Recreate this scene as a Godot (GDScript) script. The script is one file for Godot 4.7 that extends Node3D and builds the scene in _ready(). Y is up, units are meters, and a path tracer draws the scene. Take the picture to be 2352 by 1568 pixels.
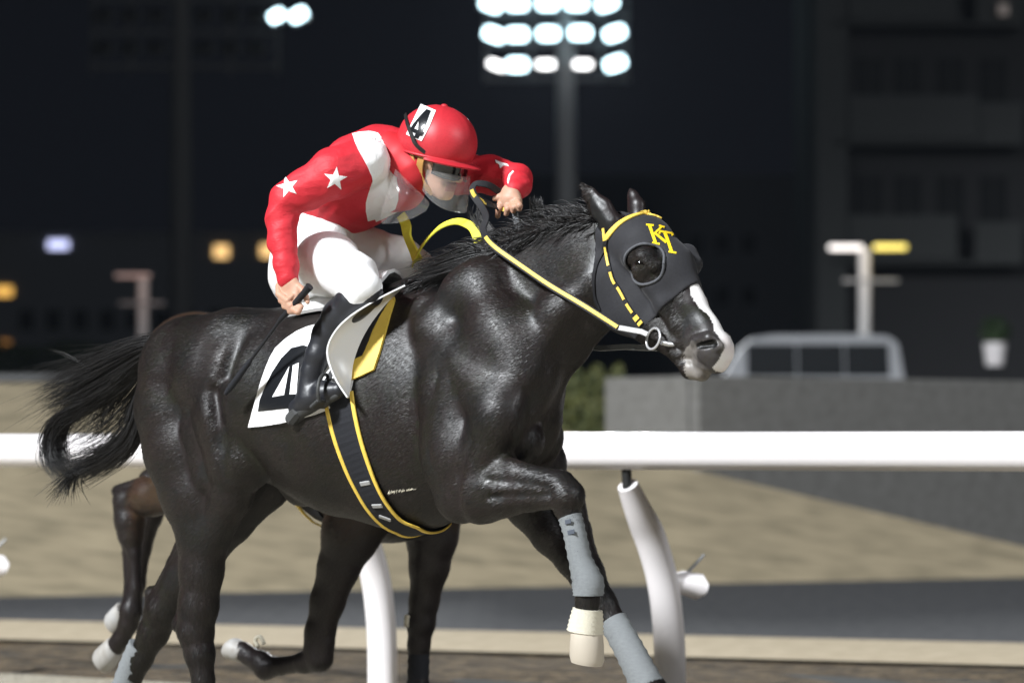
extends Node3D
# A night race: two horses at the inside rail, a jockey up, floodlights, a bank and a wall behind.
# All lengths in metres.  The horses run along a line turned TURN to the picture plane (as the rail does).

const DESIGN_SCALE := 8000.0                     # drawing units per radian of the lens
const EYE := Vector3(0.0, 1.08, 11.1)
const LIFT := 0.03012                            # lens tilted up, radians
const KEY_AT := Vector3(-25, 27, 22)
const FILL_AT := Vector3(27, 22, 25)
const TURN := 0.6458                             # 37 degrees

var M := {}
var rng := RandomNumberGenerator.new()

# ---------------------------------------------------------------- survey: drawing units -> metres
func sight(px: float, py: float) -> Vector3:
	var dx := (px - 1176.0) / DESIGN_SCALE
	var dy := (784.0 - py) / DESIGN_SCALE
	return Vector3(dx, dy * cos(LIFT) + sin(LIFT), dy * sin(LIFT) - cos(LIFT))

func at_z(px: float, py: float, z: float) -> Vector3:
	var d := sight(px, py)
	return EYE + d * ((z - EYE.z) / d.z)

func on_ground(px: float, py: float, y := 0.0) -> Vector3:
	var d := sight(px, py)
	return EYE + d * ((y - EYE.y) / d.y)

# a point of a running horse: measured side view + distance t to the side of its midline (towards the lens > 0)
func H(px: float, py: float, t: float, lane := 0.0) -> Vector3:
	var d := sight(px, py)
	var sn := sin(TURN)
	var cs := cos(TURN)
	var k := (t + lane - EYE.z * cs) / (-d.x * sn + d.z * cs)
	var p := EYE + d * k
	return Vector3(p.x * cs + p.z * sn, p.y, t)

func lane_frame(lane: float) -> Transform3D:
	var b := Basis(Vector3(cos(TURN), 0, sin(TURN)), Vector3.UP, Vector3(-sin(TURN), 0, cos(TURN)))
	return Transform3D(b, b * Vector3(0, 0, lane))

func unit_at(p: Vector3, lane := 0.0) -> float:      # metres per drawing unit at a horse point
	var w := lane_frame(lane) * p
	return (EYE.z - w.z) / DESIGN_SCALE

# ---------------------------------------------------------------- a distance field meshed as surface nets
class Field:
	var o: Vector3
	var c: float
	var nx: int
	var ny: int
	var nz: int
	var f := PackedFloat32Array()

	func _init(lo: Vector3, hi: Vector3, cell: float) -> void:
		o = lo
		c = cell
		nx = int(ceil((hi.x - lo.x) / cell)) + 1
		ny = int(ceil((hi.y - lo.y) / cell)) + 1
		nz = int(ceil((hi.z - lo.z) / cell)) + 1
		f.resize(nx * ny * nz)
		f.fill(0.5)

	# tapered capsule a-b; w squeezes it along z; k > 0 blends, mode 1 carves away
	func cone(a: Vector3, b: Vector3, ra: float, rb: float, wa := 1.0, wb := 1.0, k := 0.03, mode := 0) -> void:
		var m := maxf(ra, rb) + k + 2.5 * c
		var mz := maxf(ra, rb) * maxf(maxf(wa, wb), 0.3) + k + 2.5 * c
		var x0 := clampi(int((minf(a.x, b.x) - m - o.x) / c), 0, nx - 1)
		var x1 := clampi(int((maxf(a.x, b.x) + m - o.x) / c) + 1, 0, nx - 1)
		var y0 := clampi(int((minf(a.y, b.y) - m - o.y) / c), 0, ny - 1)
		var y1 := clampi(int((maxf(a.y, b.y) + m - o.y) / c) + 1, 0, ny - 1)
		var z0 := clampi(int((minf(a.z, b.z) - mz - o.z) / c), 0, nz - 1)
		var z1 := clampi(int((maxf(a.z, b.z) + mz - o.z) / c) + 1, 0, nz - 1)
		var bx := b.x - a.x
		var by := b.y - a.y
		var bz := b.z - a.z
		var inv := 1.0 / maxf(bx * bx + by * by + bz * bz, 1e-9)
		var dr := rb - ra
		var dw := wb - wa
		for iz in range(z0, z1 + 1):
			var dz := o.z + iz * c - a.z
			for iy in range(y0, y1 + 1):
				var dy := o.y + iy * c - a.y
				var part := dy * by + dz * bz
				var i := (iz * ny + iy) * nx + x0
				for ix in range(x0, x1 + 1):
					var dx := o.x + ix * c - a.x
					var h := clampf((dx * bx + part) * inv, 0.0, 1.0)
					var ex := dx - bx * h
					var ey := dy - by * h
					var ez := (dz - bz * h) / (wa + dw * h)
					var d := sqrt(ex * ex + ey * ey + ez * ez) - (ra + dr * h)
					var e := f[i]
					if mode == 0:
						var g := k - absf(d - e)
						f[i] = minf(d, e) - (g * g / k * 0.25 if g > 0.0 else 0.0)
					else:
						var g := k - absf(-d - e)
						f[i] = maxf(-d, e) + (g * g / k * 0.25 if g > 0.0 else 0.0)
					i += 1

	func sample(p: Vector3) -> float:
		var x := clampf((p.x - o.x) / c, 0.0, nx - 1.001)
		var y := clampf((p.y - o.y) / c, 0.0, ny - 1.001)
		var z := clampf((p.z - o.z) / c, 0.0, nz - 1.001)
		var ix := int(x)
		var iy := int(y)
		var iz := int(z)
		x -= ix
		y -= iy
		z -= iz
		var i := (iz * ny + iy) * nx + ix
		var j := i + nx * ny
		var a := lerpf(lerpf(f[i], f[i + 1], x), lerpf(f[i + nx], f[i + nx + 1], x), y)
		var b := lerpf(lerpf(f[j], f[j + 1], x), lerpf(f[j + nx], f[j + nx + 1], x), y)
		return lerpf(a, b, z)

	func grad(p: Vector3) -> Vector3:
		var e := c * 0.9
		var g := Vector3(sample(p + Vector3(e, 0, 0)) - sample(p - Vector3(e, 0, 0)), sample(p + Vector3(0, e, 0)) - sample(p - Vector3(0, e, 0)), sample(p + Vector3(0, 0, e)) - sample(p - Vector3(0, 0, e)))
		return g.normalized() if g.length_squared() > 1e-14 else Vector3.UP

	# walks from p along d until the surface (raised by lift) is met
	func hit(p: Vector3, d: Vector3, lift := 0.0, most := 0.6) -> Vector3:
		var s := 0.0
		var near := p
		var least := 9.0
		while s < most:
			var q := p + d * s
			var v := sample(q) - lift
			if v < 0.0005:
				return q
			if v < least:
				least = v
				near = q
			s += clampf(v * 0.6, 0.0012, 0.015)
		for n in 4:                                  # passed by: settle on the nearest rim
			near -= grad(near) * (sample(near) - lift)
		return near

	func combine(fn: Callable) -> Field:
		var r := Field.new(o, o + Vector3(nx - 1.5, ny - 1.5, nz - 1.5) * c, c)
		r.nx = nx
		r.ny = ny
		r.nz = nz
		r.f = f.duplicate()
		var i := 0
		for iz in nz:
			for iy in ny:
				for ix in nx:
					if f[i] < 8.0 * c:
						r.f[i] = fn.call(o + Vector3(ix, iy, iz) * c, f[i])
					i += 1
		return r

	# appends the surface to arrays [vertex, normal, colour, index]
	func net(out: Array, tint: Callable, iso := 0.0) -> void:
		var V: PackedVector3Array = out[0]
		var N: PackedVector3Array = out[1]
		var C: PackedColorArray = out[2]
		var I: PackedInt32Array = out[3]
		var where := {}
		var row := nx
		var slab := nx * ny
		var lim := 3.0 * c
		for iz in nz - 1:
			for iy in ny - 1:
				var i := iz * slab + iy * row
				for ix in nx - 1:
					var v0 := f[i] - iso
					if v0 > lim or v0 < -lim:
						i += 1
						continue
					var q := [v0, f[i + 1] - iso, f[i + row] - iso, f[i + row + 1] - iso, f[i + slab] - iso, f[i + slab + 1] - iso, f[i + slab + row] - iso, f[i + slab + row + 1] - iso]
					var mask := 0
					for n in 8:
						if q[n] < 0.0:
							mask |= 1 << n
					if mask == 0 or mask == 255:
						i += 1
						continue
					var sum := Vector3.ZERO
					var cnt := 0
					for e in 12:
						var a: int = EDGE[e][0]
						var b: int = EDGE[e][1]
						if (q[a] < 0.0) != (q[b] < 0.0):
							var t: float = q[a] / (q[a] - q[b])
							var pa := Vector3(a & 1, (a >> 1) & 1, a >> 2)
							var pb := Vector3(b & 1, (b >> 1) & 1, b >> 2)
							sum += pa.lerp(pb, t)
							cnt += 1
					var p := o + (Vector3(ix, iy, iz) + sum / cnt) * c
					where[i] = V.size()
					V.append(p)
					N.append(grad(p))
					C.append(tint.call(p))
					i += 1
		for i in where:
			var ix: int = i % nx
			var iy: int = (i / nx) % ny
			var iz: int = i / slab
			var s0 := f[i] - iso < 0.0
			if iy > 0 and iz > 0 and s0 != (f[i + 1] - iso < 0.0):
				quad(I, where, i, i - row, i - row - slab, i - slab, s0)
			if ix > 0 and iz > 0 and s0 != (f[i + row] - iso < 0.0):
				quad(I, where, i, i - slab, i - slab - 1, i - 1, s0)
			if ix > 0 and iy > 0 and s0 != (f[i + slab] - iso < 0.0):
				quad(I, where, i, i - 1, i - 1 - row, i - row, s0)
		out[0] = V
		out[1] = N
		out[2] = C
		out[3] = I

	func quad(I: PackedInt32Array, w: Dictionary, a: int, b: int, e: int, d: int, flip: bool) -> void:
		if not (w.has(a) and w.has(b) and w.has(e) and w.has(d)):
			return
		if flip:
			I.append_array([w[a], w[e], w[b], w[a], w[d], w[e]])
		else:
			I.append_array([w[a], w[b], w[e], w[a], w[e], w[d]])

	const EDGE := [[0, 1], [2, 3], [4, 5], [6, 7], [0, 2], [1, 3], [4, 6], [5, 7], [0, 4], [1, 5], [2, 6], [3, 7]]

func blank() -> Array:
	return [PackedVector3Array(), PackedVector3Array(), PackedColorArray(), PackedInt32Array()]

func mesh_of(a: Array) -> ArrayMesh:
	var s := []
	s.resize(Mesh.ARRAY_MAX)
	s[Mesh.ARRAY_VERTEX] = a[0]
	s[Mesh.ARRAY_NORMAL] = a[1]
	if a[2].size() == a[0].size():
		s[Mesh.ARRAY_COLOR] = a[2]
	s[Mesh.ARRAY_INDEX] = a[3]
	var m := ArrayMesh.new()
	m.add_surface_from_arrays(Mesh.PRIMITIVE_TRIANGLES, s)
	return m

# ---------------------------------------------------------------- naming and placing
func put(parent: Node, called: String, mesh: Mesh, mat: Material, at := Transform3D()) -> MeshInstance3D:
	var o := MeshInstance3D.new()
	o.name = called
	o.mesh = mesh
	o.material_override = mat
	o.transform = at
	parent.add_child(o, true)
	return o

func thing(called: String, label: String, category: String, at := Transform3D(), group := "") -> Node3D:
	var o := Node3D.new()
	o.name = called
	o.transform = at
	add_child(o, true)
	o.set_meta("label", label)
	o.set_meta("category", category)
	if group:
		o.set_meta("group", group)
	return o

func setting(called: String, mesh: Mesh, mat: Material, kind := "structure", label := "") -> MeshInstance3D:
	var o := put(self, called, mesh, mat)
	o.set_meta("kind", kind)
	if label:
		o.set_meta("label", label)
	return o

# ---------------------------------------------------------------- small solids
func box_into(st: SurfaceTool, mid: Vector3, size: Vector3, b := Basis(), bevel := 0.0) -> void:
	var h := size * 0.5
	var v := minf(bevel, minf(h.x, minf(h.y, h.z)) * 0.9)
	if v <= 0.0:
		v = 0.0005
	# three rings of corners: a chamfered box
	var pts := func(sx: int, sy: int, sz: int) -> Array:
		var k := Vector3(sx * h.x, sy * h.y, sz * h.z)
		return [mid + b * (k - Vector3(0, sy * v, sz * v)), mid + b * (k - Vector3(sx * v, 0, sz * v)), mid + b * (k - Vector3(sx * v, sy * v, 0))]
	var P := {}
	for sx in [-1, 1]:
		for sy in [-1, 1]:
			for sz in [-1, 1]:
				P[[sx, sy, sz]] = pts.call(sx, sy, sz)
	for s in [-1, 1]:
		flat_quad(st, [P[[s, -1, -1]][0], P[[s, 1, -1]][0], P[[s, 1, 1]][0], P[[s, -1, 1]][0]], b * Vector3(s, 0, 0))
		flat_quad(st, [P[[-1, s, -1]][1], P[[1, s, -1]][1], P[[1, s, 1]][1], P[[-1, s, 1]][1]], b * Vector3(0, s, 0))
		flat_quad(st, [P[[-1, -1, s]][2], P[[1, -1, s]][2], P[[1, 1, s]][2], P[[-1, 1, s]][2]], b * Vector3(0, 0, s))
		for u in [-1, 1]:
			flat_quad(st, [P[[s, u, -1]][0], P[[s, u, 1]][0], P[[s, u, 1]][1], P[[s, u, -1]][1]], b * Vector3(s, u, 0).normalized())
			flat_quad(st, [P[[s, -1, u]][0], P[[s, 1, u]][0], P[[s, 1, u]][2], P[[s, -1, u]][2]], b * Vector3(s, 0, u).normalized())
			flat_quad(st, [P[[-1, s, u]][1], P[[1, s, u]][1], P[[1, s, u]][2], P[[-1, s, u]][2]], b * Vector3(0, s, u).normalized())
			for w in [-1, 1]:
				var c: Array = P[[s, u, w]]
				flat_tri(st, c[0], c[1], c[2], b * Vector3(s, u, w).normalized())

func flat_quad(st: SurfaceTool, q: Array, n: Vector3) -> void:
	flat_tri(st, q[0], q[1], q[2], n)
	flat_tri(st, q[0], q[2], q[3], n)

func flat_tri(st: SurfaceTool, a: Vector3, b: Vector3, c: Vector3, n: Vector3) -> void:
	var turn := (b - a).cross(c - a).dot(n) > 0.0
	for p in ([a, c, b] if turn else [a, b, c]):
		st.set_normal(n)
		st.add_vertex(p)

func begin() -> SurfaceTool:
	var st := SurfaceTool.new()
	st.begin(Mesh.PRIMITIVE_TRIANGLES)
	return st

func box(mid: Vector3, size: Vector3, b := Basis(), bevel := 0.004) -> ArrayMesh:
	var st := begin()
	box_into(st, mid, size, b, bevel)
	return st.commit()

# a round tube along points; r is a number or one radius per point
func tube_into(a: Array, pts: Array, r, sides := 10, tint := Color.WHITE, squash := 1.0, cap := true) -> void:
	var n := pts.size()
	var up := Vector3.UP
	var first := (pts[1] - pts[0] as Vector3).normalized()
	if absf(first.dot(up)) > 0.9:
		up = Vector3.RIGHT
	var side := first.cross(up).normalized()
	var base: int = a[0].size()
	var V: PackedVector3Array = a[0]
	var N: PackedVector3Array = a[1]
	var C: PackedColorArray = a[2]
	var I: PackedInt32Array = a[3]
	for i in n:
		var d := ((pts[mini(i + 1, n - 1)] as Vector3) - (pts[maxi(i - 1, 0)] as Vector3)).normalized()
		side = (side - d * side.dot(d)).normalized()
		var other := d.cross(side)
		var rad: float = r[i] if r is Array else r
		for k in sides:
			var an := TAU * k / sides
			var nn := side * cos(an) + other * sin(an)
			V.append((pts[i] as Vector3) + side * cos(an) * rad + other * sin(an) * rad * squash)
			N.append(nn)
			C.append(tint)
	for i in n - 1:
		for k in sides:
			var p := base + i * sides + k
			var q := base + i * sides + (k + 1) % sides
			I.append_array([p, p + sides, q, q, p + sides, q + sides])
	if cap:
		for e in [0, n - 1]:
			var c0: int = V.size()
			var d := ((pts[1] as Vector3) - (pts[0] as Vector3)).normalized() * -1.0 if e == 0 else ((pts[n - 1] as Vector3) - (pts[n - 2] as Vector3)).normalized()
			V.append(pts[e])
			N.append(d)
			C.append(tint)
			for k in sides:
				V.append(V[base + e * sides + k])
				N.append(d)
				C.append(tint)
			for k in sides:
				if e == 0:
					I.append_array([c0, c0 + 1 + k, c0 + 1 + (k + 1) % sides])
				else:
					I.append_array([c0, c0 + 1 + (k + 1) % sides, c0 + 1 + k])
	a[0] = V
	a[1] = N
	a[2] = C
	a[3] = I

func tube(pts: Array, r, sides := 10, squash := 1.0) -> ArrayMesh:
	var a := blank()
	tube_into(a, pts, r, sides, Color.WHITE, squash)
	return mesh_of(a)

# a smooth line through points
func curve(pts: Array, steps := 6) -> Array:
	var out := []
	var n := pts.size()
	for i in n - 1:
		var a: Vector3 = pts[maxi(i - 1, 0)]
		var b: Vector3 = pts[i]
		var c: Vector3 = pts[i + 1]
		var d: Vector3 = pts[mini(i + 2, n - 1)]
		for s in steps:
			out.append(b.cubic_interpolate(c, a, d, float(s) / steps))
	out.append(pts[n - 1])
	return out

# a strap: points, the outward normal at each, half width, thickness
func strap(pts: Array, nor: Array, wide, thick: float) -> ArrayMesh:
	var st := begin()
	var n := pts.size()
	var ring := []
	for i in n:
		var d := ((pts[mini(i + 1, n - 1)] as Vector3) - (pts[maxi(i - 1, 0)] as Vector3)).normalized()
		var up: Vector3 = (nor[i] as Vector3)
		up = (up - d * up.dot(d)).normalized()
		var s := d.cross(up)
		var w: float = wide[i] if wide is Array else wide
		var e := minf(w, thick) * 0.3
		ring.append([pts[i] - s * w, pts[i] - s * w + up * (thick - e), pts[i] - s * (w - e) + up * thick, pts[i] + s * (w - e) + up * thick, pts[i] + s * w + up * (thick - e), pts[i] + s * w])
	st.set_smooth_group(-1)
	for i in n - 1:
		for k in 6:
			var k2 := (k + 1) % 6
			for p in [ring[i][k], ring[i + 1][k], ring[i + 1][k2], ring[i][k], ring[i + 1][k2], ring[i][k2]]:
				st.add_vertex(p)
	for e in [0, n - 1]:
		for k in range(1, 5):
			for p in ([ring[e][0], ring[e][k], ring[e][k + 1]] if e == 0 else [ring[e][0], ring[e][k + 1], ring[e][k]]):
				st.add_vertex(p)
	st.generate_normals()
	return st.commit()

# hair: each strand a thin three-sided tube that tapers to nothing
func strand_into(a: Array, pts: Array, r: float, tint: Color) -> void:
	var n := pts.size()
	var rad := []
	for i in n:
		var t := float(i) / (n - 1)
		rad.append(r * (1.0 - 0.92 * t * t) * (0.55 + 0.45 * minf(1.0, t * 6.0)))
	tube_into(a, pts, rad, 4, tint, 0.6, false)

# a flat figure laid on a surface: triangulated, cut fine, each point pushed onto the field along d
func laid(poly: PackedVector2Array, frame: Callable, field: Field, d: Vector3, lift: float, fine := 0.012) -> ArrayMesh:
	var st := begin()
	var idx := Geometry2D.triangulate_polygon(poly)
	var todo := []
	for i in range(0, idx.size(), 3):
		todo.append([poly[idx[i]], poly[idx[i + 1]], poly[idx[i + 2]]])
	var cache := {}
	var spot := func(q: Vector2) -> Array:
		var key := q.snapped(Vector2(1e-5, 1e-5))
		if not cache.has(key):
			var p: Vector3 = field.hit(frame.call(q), d, lift, 1.2)
			cache[key] = [p, field.grad(p)]
		return cache[key]
	while todo:
		var t: Array = todo.pop_back()
		var best := 0
		var far := 0.0
		for k in 3:
			var l: float = (t[k] as Vector2).distance_to(t[(k + 1) % 3])
			if l > far:
				far = l
				best = k
		if far > fine:
			var mid: Vector2 = (t[best] + t[(best + 1) % 3]) * 0.5
			todo.append([t[best], mid, t[(best + 2) % 3]])
			todo.append([mid, t[(best + 1) % 3], t[(best + 2) % 3]])
			continue
		var A: Array = spot.call(t[0])
		var B: Array = spot.call(t[1])
		var C: Array = spot.call(t[2])
		var turn: bool = (B[0] - A[0]).cross(C[0] - A[0]).dot(A[1]) > 0.0
		for v in ([A, C, B] if turn else [A, B, C]):
			st.set_normal(v[1])
			st.add_vertex(v[0])
	# the cut edge, down to what it lies on
	for i in poly.size():
		var a := poly[i]
		var b := poly[(i + 1) % poly.size()]
		var n := maxi(1, int(ceil(a.distance_to(b) / fine)))
		for k in n:
			var A: Array = spot.call(a.lerp(b, float(k) / n))
			var B: Array = spot.call(a.lerp(b, float(k + 1) / n))
			var out: Vector3 = (B[0] - A[0]).cross(A[1])
			if out.length_squared() < 1e-12:
				continue
			flat_quad(st, [A[0], B[0], B[0] - B[1] * (lift + 0.004), A[0] - A[1] * (lift + 0.004)], out.normalized())
	return st.commit()

# a bent sheet: rows of points, given thickness
func sheet(rows: Array, thick: float) -> ArrayMesh:
	var st := begin()
	var nr := rows.size()
	var nc: int = rows[0].size()
	var nor := []
	for i in nr:
		var r := []
		for j in nc:
			var du: Vector3 = rows[mini(i + 1, nr - 1)][j] - rows[maxi(i - 1, 0)][j]
			var dv: Vector3 = rows[i][mini(j + 1, nc - 1)] - rows[i][maxi(j - 1, 0)]
			r.append(du.cross(dv).normalized())
		nor.append(r)
	for s in [1.0, -1.0]:
		for i in nr - 1:
			for j in nc - 1:
				var q := [[i, j], [i + 1, j], [i + 1, j + 1], [i, j], [i + 1, j + 1], [i, j + 1]]
				if s > 0:
					q = [[i, j], [i + 1, j + 1], [i + 1, j], [i, j], [i, j + 1], [i + 1, j + 1]]
				for e in q:
					st.set_normal(nor[e[0]][e[1]] * s)
					st.add_vertex(rows[e[0]][e[1]] + nor[e[0]][e[1]] * s * thick * 0.5)
	var rim := []
	for j in nc:
		rim.append([0, j])
	for i in range(1, nr):
		rim.append([i, nc - 1])
	for j in range(nc - 2, -1, -1):
		rim.append([nr - 1, j])
	for i in range(nr - 2, 0, -1):
		rim.append([i, 0])
	var mid: Vector3 = rows[nr / 2][nc / 2]
	for k in rim.size():
		var a: Array = rim[k]
		var b: Array = rim[(k + 1) % rim.size()]
		var pa: Vector3 = rows[a[0]][a[1]]
		var pb: Vector3 = rows[b[0]][b[1]]
		if pa.distance_to(pb) < 1e-5:
			continue
		var na: Vector3 = nor[a[0]][a[1]] * thick * 0.5
		var nb: Vector3 = nor[b[0]][b[1]] * thick * 0.5
		var out := (pb - pa).cross(na).normalized()
		if out.dot(pa - mid) < 0:
			out = -out
		flat_quad(st, [pa + na, pb + nb, pb - nb, pa - na], out)
	return st.commit()

# ---------------------------------------------------------------- materials
func lin(r: float, g: float, b: float, a := 1.0) -> Color:
	var c := Color(r, g, b).linear_to_srgb()
	c.a = a
	return c

func mat(called: String, c: Color, rough := 0.6, metal := 0.0, spec := 0.5) -> StandardMaterial3D:
	var m := StandardMaterial3D.new()
	m.resource_name = called
	m.albedo_color = c
	m.roughness = rough
	m.metallic = metal
	m.metallic_specular = spec
	M[called] = m
	return m

func noise_tex(freq: float, oct: int, ramp: Array, size := 512, sd := 1, kind := FastNoiseLite.TYPE_SIMPLEX_SMOOTH) -> NoiseTexture2D:
	var n := FastNoiseLite.new()
	n.noise_type = kind
	n.frequency = freq
	n.fractal_octaves = oct
	n.seed = sd
	var t := NoiseTexture2D.new()
	t.width = size
	t.height = size
	t.seamless = true
	t.noise = n
	if ramp:
		var g := Gradient.new()
		g.offsets = PackedFloat32Array(range(ramp.size()).map(func(i): return float(i) / (ramp.size() - 1)))
		g.colors = PackedColorArray(ramp)
		t.color_ramp = g
	return t

func fold_tex(sd: int) -> NoiseTexture2D:
	var t := noise_tex(0.006, 2, [], 512, sd)
	(t.noise as FastNoiseLite).fractal_type = FastNoiseLite.FRACTAL_RIDGED
	(t.noise as FastNoiseLite).domain_warp_enabled = true
	(t.noise as FastNoiseLite).domain_warp_amplitude = 25.0
	return t

func grain(m: StandardMaterial3D, tex: Texture2D, scale: Vector3, world := false) -> void:
	m.albedo_texture = tex
	m.uv1_triplanar = true
	m.uv1_world_triplanar = world
	m.uv1_scale = scale

func relief(m: StandardMaterial3D, tex: Texture2D, cm: float) -> void:
	m.heightmap_enabled = true
	m.heightmap_texture = tex
	m.heightmap_scale = cm

func materials() -> void:
	var soft := noise_tex(0.012, 4, [], 512, 3)
	var fine := noise_tex(0.05, 4, [], 512, 7)
	var coat := mat("black_coat", Color.WHITE, 0.53, 0.0, 0.42)
	coat.vertex_color_use_as_albedo = true
	coat.roughness_texture = noise_tex(0.02, 5, [Color(0.62, 0.62, 0.62), Color(0.80, 0.80, 0.80), Color(1, 1, 1)], 512, 11)
	coat.uv1_triplanar = true
	coat.uv1_scale = Vector3(1.6, 1.6, 1.6)
	var vein := FastNoiseLite.new()
	vein.fractal_type = FastNoiseLite.FRACTAL_RIDGED
	vein.noise_type = FastNoiseLite.TYPE_SIMPLEX_SMOOTH
	vein.frequency = 0.0045
	vein.fractal_octaves = 2
	vein.seed = 18
	var vt := NoiseTexture2D.new()
	vt.width = 1024
	vt.height = 1024
	vt.seamless = true
	vt.noise = vein
	var vg := Gradient.new()
	vg.offsets = PackedFloat32Array([0.0, 0.70, 0.92, 1.0])
	vg.colors = PackedColorArray([Color(0.4, 0.4, 0.4), Color(0.46, 0.46, 0.46), Color(0.72, 0.72, 0.72), Color(0.78, 0.78, 0.78)])
	vt.color_ramp = vg
	relief(coat, vt, 0.09)
	var hair := noise_tex(0.05, 3, [], 1024, 12)
	hair.as_normal_map = true
	hair.bump_strength = 2.5
	coat.normal_enabled = true
	coat.normal_texture = hair
	coat.normal_scale = 0.25
	mat("coat_hair", Color.WHITE, 0.50, 0.0, 0.5).vertex_color_use_as_albedo = true
	mat("hoof_cream", lin(0.42, 0.37, 0.30), 0.65)
	mat("horse_hair", lin(0.010, 0.009, 0.009), 0.42, 0.0, 0.5).vertex_color_use_as_albedo = true
	mat("hoof", lin(0.36, 0.36, 0.36), 0.6)
	grain(M.hoof, noise_tex(0.02, 3, [Color(0.78, 0.75, 0.70), Color(0.95, 0.93, 0.9), Color(1, 1, 1)], 256, 5), Vector3(4, 2, 4))
	mat("bandage", lin(0.195, 0.208, 0.212), 0.85)
	grain(M.bandage, noise_tex(0.03, 3, [Color(0.9, 0.9, 0.91), Color(1, 1, 1)], 256, 9), Vector3(7, 14, 7))
	relief(M.bandage, fine, 0.12)
	mat("bandage_cream", lin(0.62, 0.58, 0.47), 0.8)
	relief(M.bandage_cream, fine, 0.15)
	M.bandage_cream.uv1_triplanar = true
	M.bandage_cream.uv1_scale = Vector3(6, 14, 6)
	mat("dark_spot", lin(0.06, 0.07, 0.09), 0.8)
	mat("eye", lin(0.006, 0.005, 0.004), 0.06, 0.0, 0.6)
	mat("nostril", lin(0.008, 0.006, 0.006), 0.8)
	mat("hood", lin(0.022, 0.022, 0.026), 0.75, 0.0, 0.4)
	M.hood.rim_enabled = true
	M.hood.rim = 0.35
	grain(M.hood, noise_tex(0.06, 3, [Color(0.8, 0.8, 0.8), Color(1, 1, 1)], 256, 15), Vector3(6, 6, 6))
	mat("hood_seam", lin(0.06, 0.062, 0.07), 0.7)
	mat("yellow", lin(0.72, 0.50, 0.075), 0.55)
	mat("yellow_cloth", lin(0.80, 0.74, 0.06), 0.7)
	mat("gold", lin(0.80, 0.56, 0.01), 0.55)
	mat("black_leather", lin(0.012, 0.012, 0.014), 0.6, 0.0, 0.35)
	mat("black_cloth", lin(0.016, 0.017, 0.022), 0.8, 0.0, 0.4)
	grain(M.black_cloth, noise_tex(0.07, 2, [Color(0.75, 0.75, 0.75), Color(1, 1, 1)], 256, 16), Vector3(8, 8, 8))
	mat("steel", lin(0.55, 0.55, 0.56), 0.3, 0.5)
	mat("steel_dull", lin(0.34, 0.34, 0.34), 0.5, 0.3)
	mat("rein_grey", lin(0.20, 0.21, 0.22), 0.5)
	mat("red_silk", Color.WHITE, 0.62, 0.0, 0.45)
	M.red_silk.vertex_color_use_as_albedo = true
	relief(M.red_silk, fold_tex(21), 0.5)
	M.red_silk.uv1_triplanar = true
	M.red_silk.uv1_scale = Vector3(2.2, 3.4, 2.2)
	mat("white_silk", lin(0.78, 0.78, 0.78), 0.6)
	relief(M.white_silk, fold_tex(24), 0.5)
	M.white_silk.uv1_triplanar = true
	M.white_silk.uv1_scale = Vector3(4.5, 1.8, 4.5)
	mat("red_cloth", lin(0.48, 0.012, 0.020), 0.62)
	mat("white_cloth", lin(0.80, 0.80, 0.80), 0.65)
	mat("breeches_white", lin(0.78, 0.78, 0.78), 0.6)
	relief(M.breeches_white, fold_tex(22), 0.4)
	M.breeches_white.uv1_triplanar = true
	M.breeches_white.uv1_scale = Vector3(2.6, 1.8, 2.6)
	mat("helmet_red", lin(0.52, 0.022, 0.034), 0.48, 0.0, 0.5)
	grain(M.helmet_red, noise_tex(0.05, 3, [Color(0.9, 0.9, 0.9), Color(1, 1, 1)], 256, 31), Vector3(7, 7, 7))
	mat("skin", lin(0.52, 0.29, 0.20), 0.5, 0.0, 0.4)
	M.skin.vertex_color_use_as_albedo = true
	M.skin.albedo_color = Color.WHITE
	M.skin.subsurf_scatter_enabled = true
	M.skin.subsurf_scatter_strength = 0.12
	mat("tan_leather", lin(0.42, 0.22, 0.06), 0.5)
	mat("gasket", lin(0.01, 0.01, 0.01), 0.5)
	mat("goggle_lens", lin(0.012, 0.012, 0.014, 0.86), 0.08, 0.0, 0.6)
	M.goggle_lens.transparency = BaseMaterial3D.TRANSPARENCY_ALPHA
	mat("clear_plastic", lin(0.75, 0.77, 0.78, 0.065), 0.15, 0.0, 0.35)
	M.clear_plastic.transparency = BaseMaterial3D.TRANSPARENCY_ALPHA
	mat("thin_plastic", lin(0.75, 0.77, 0.78, 0.03), 0.2, 0.0, 0.22)
	M.thin_plastic.transparency = BaseMaterial3D.TRANSPARENCY_ALPHA
	mat("white_leather", lin(0.76, 0.76, 0.76), 0.3, 0.0, 0.5)
	mat("boot_black", lin(0.013, 0.014, 0.018), 0.42, 0.0, 0.5)
	relief(M.boot_black, noise_tex(0.012, 3, [], 512, 23), 0.15)
	M.boot_black.uv1_triplanar = true
	M.boot_black.uv1_scale = Vector3(3, 3, 3)
	mat("grey_rubber", lin(0.035, 0.036, 0.036), 0.6)
	mat("white_rail", lin(0.84, 0.80, 0.80), 0.35)
	mat("black_metal", lin(0.012, 0.012, 0.012), 0.5)
	mat("number_black", lin(0.010, 0.011, 0.013), 0.2, 0.0, 0.6)
	# ground
	mat("sand", lin(0.50, 0.47, 0.40), 0.95)
	grain(M.sand, noise_tex(0.03, 5, [Color(0.62, 0.6, 0.56), Color(0.9, 0.88, 0.84), Color(1, 1, 1)], 512, 41), Vector3(1.1, 1.1, 1.1), true)
	relief(M.sand, fine, 2.0)
	mat("beige_strip", lin(0.56, 0.47, 0.33), 0.95)
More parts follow.
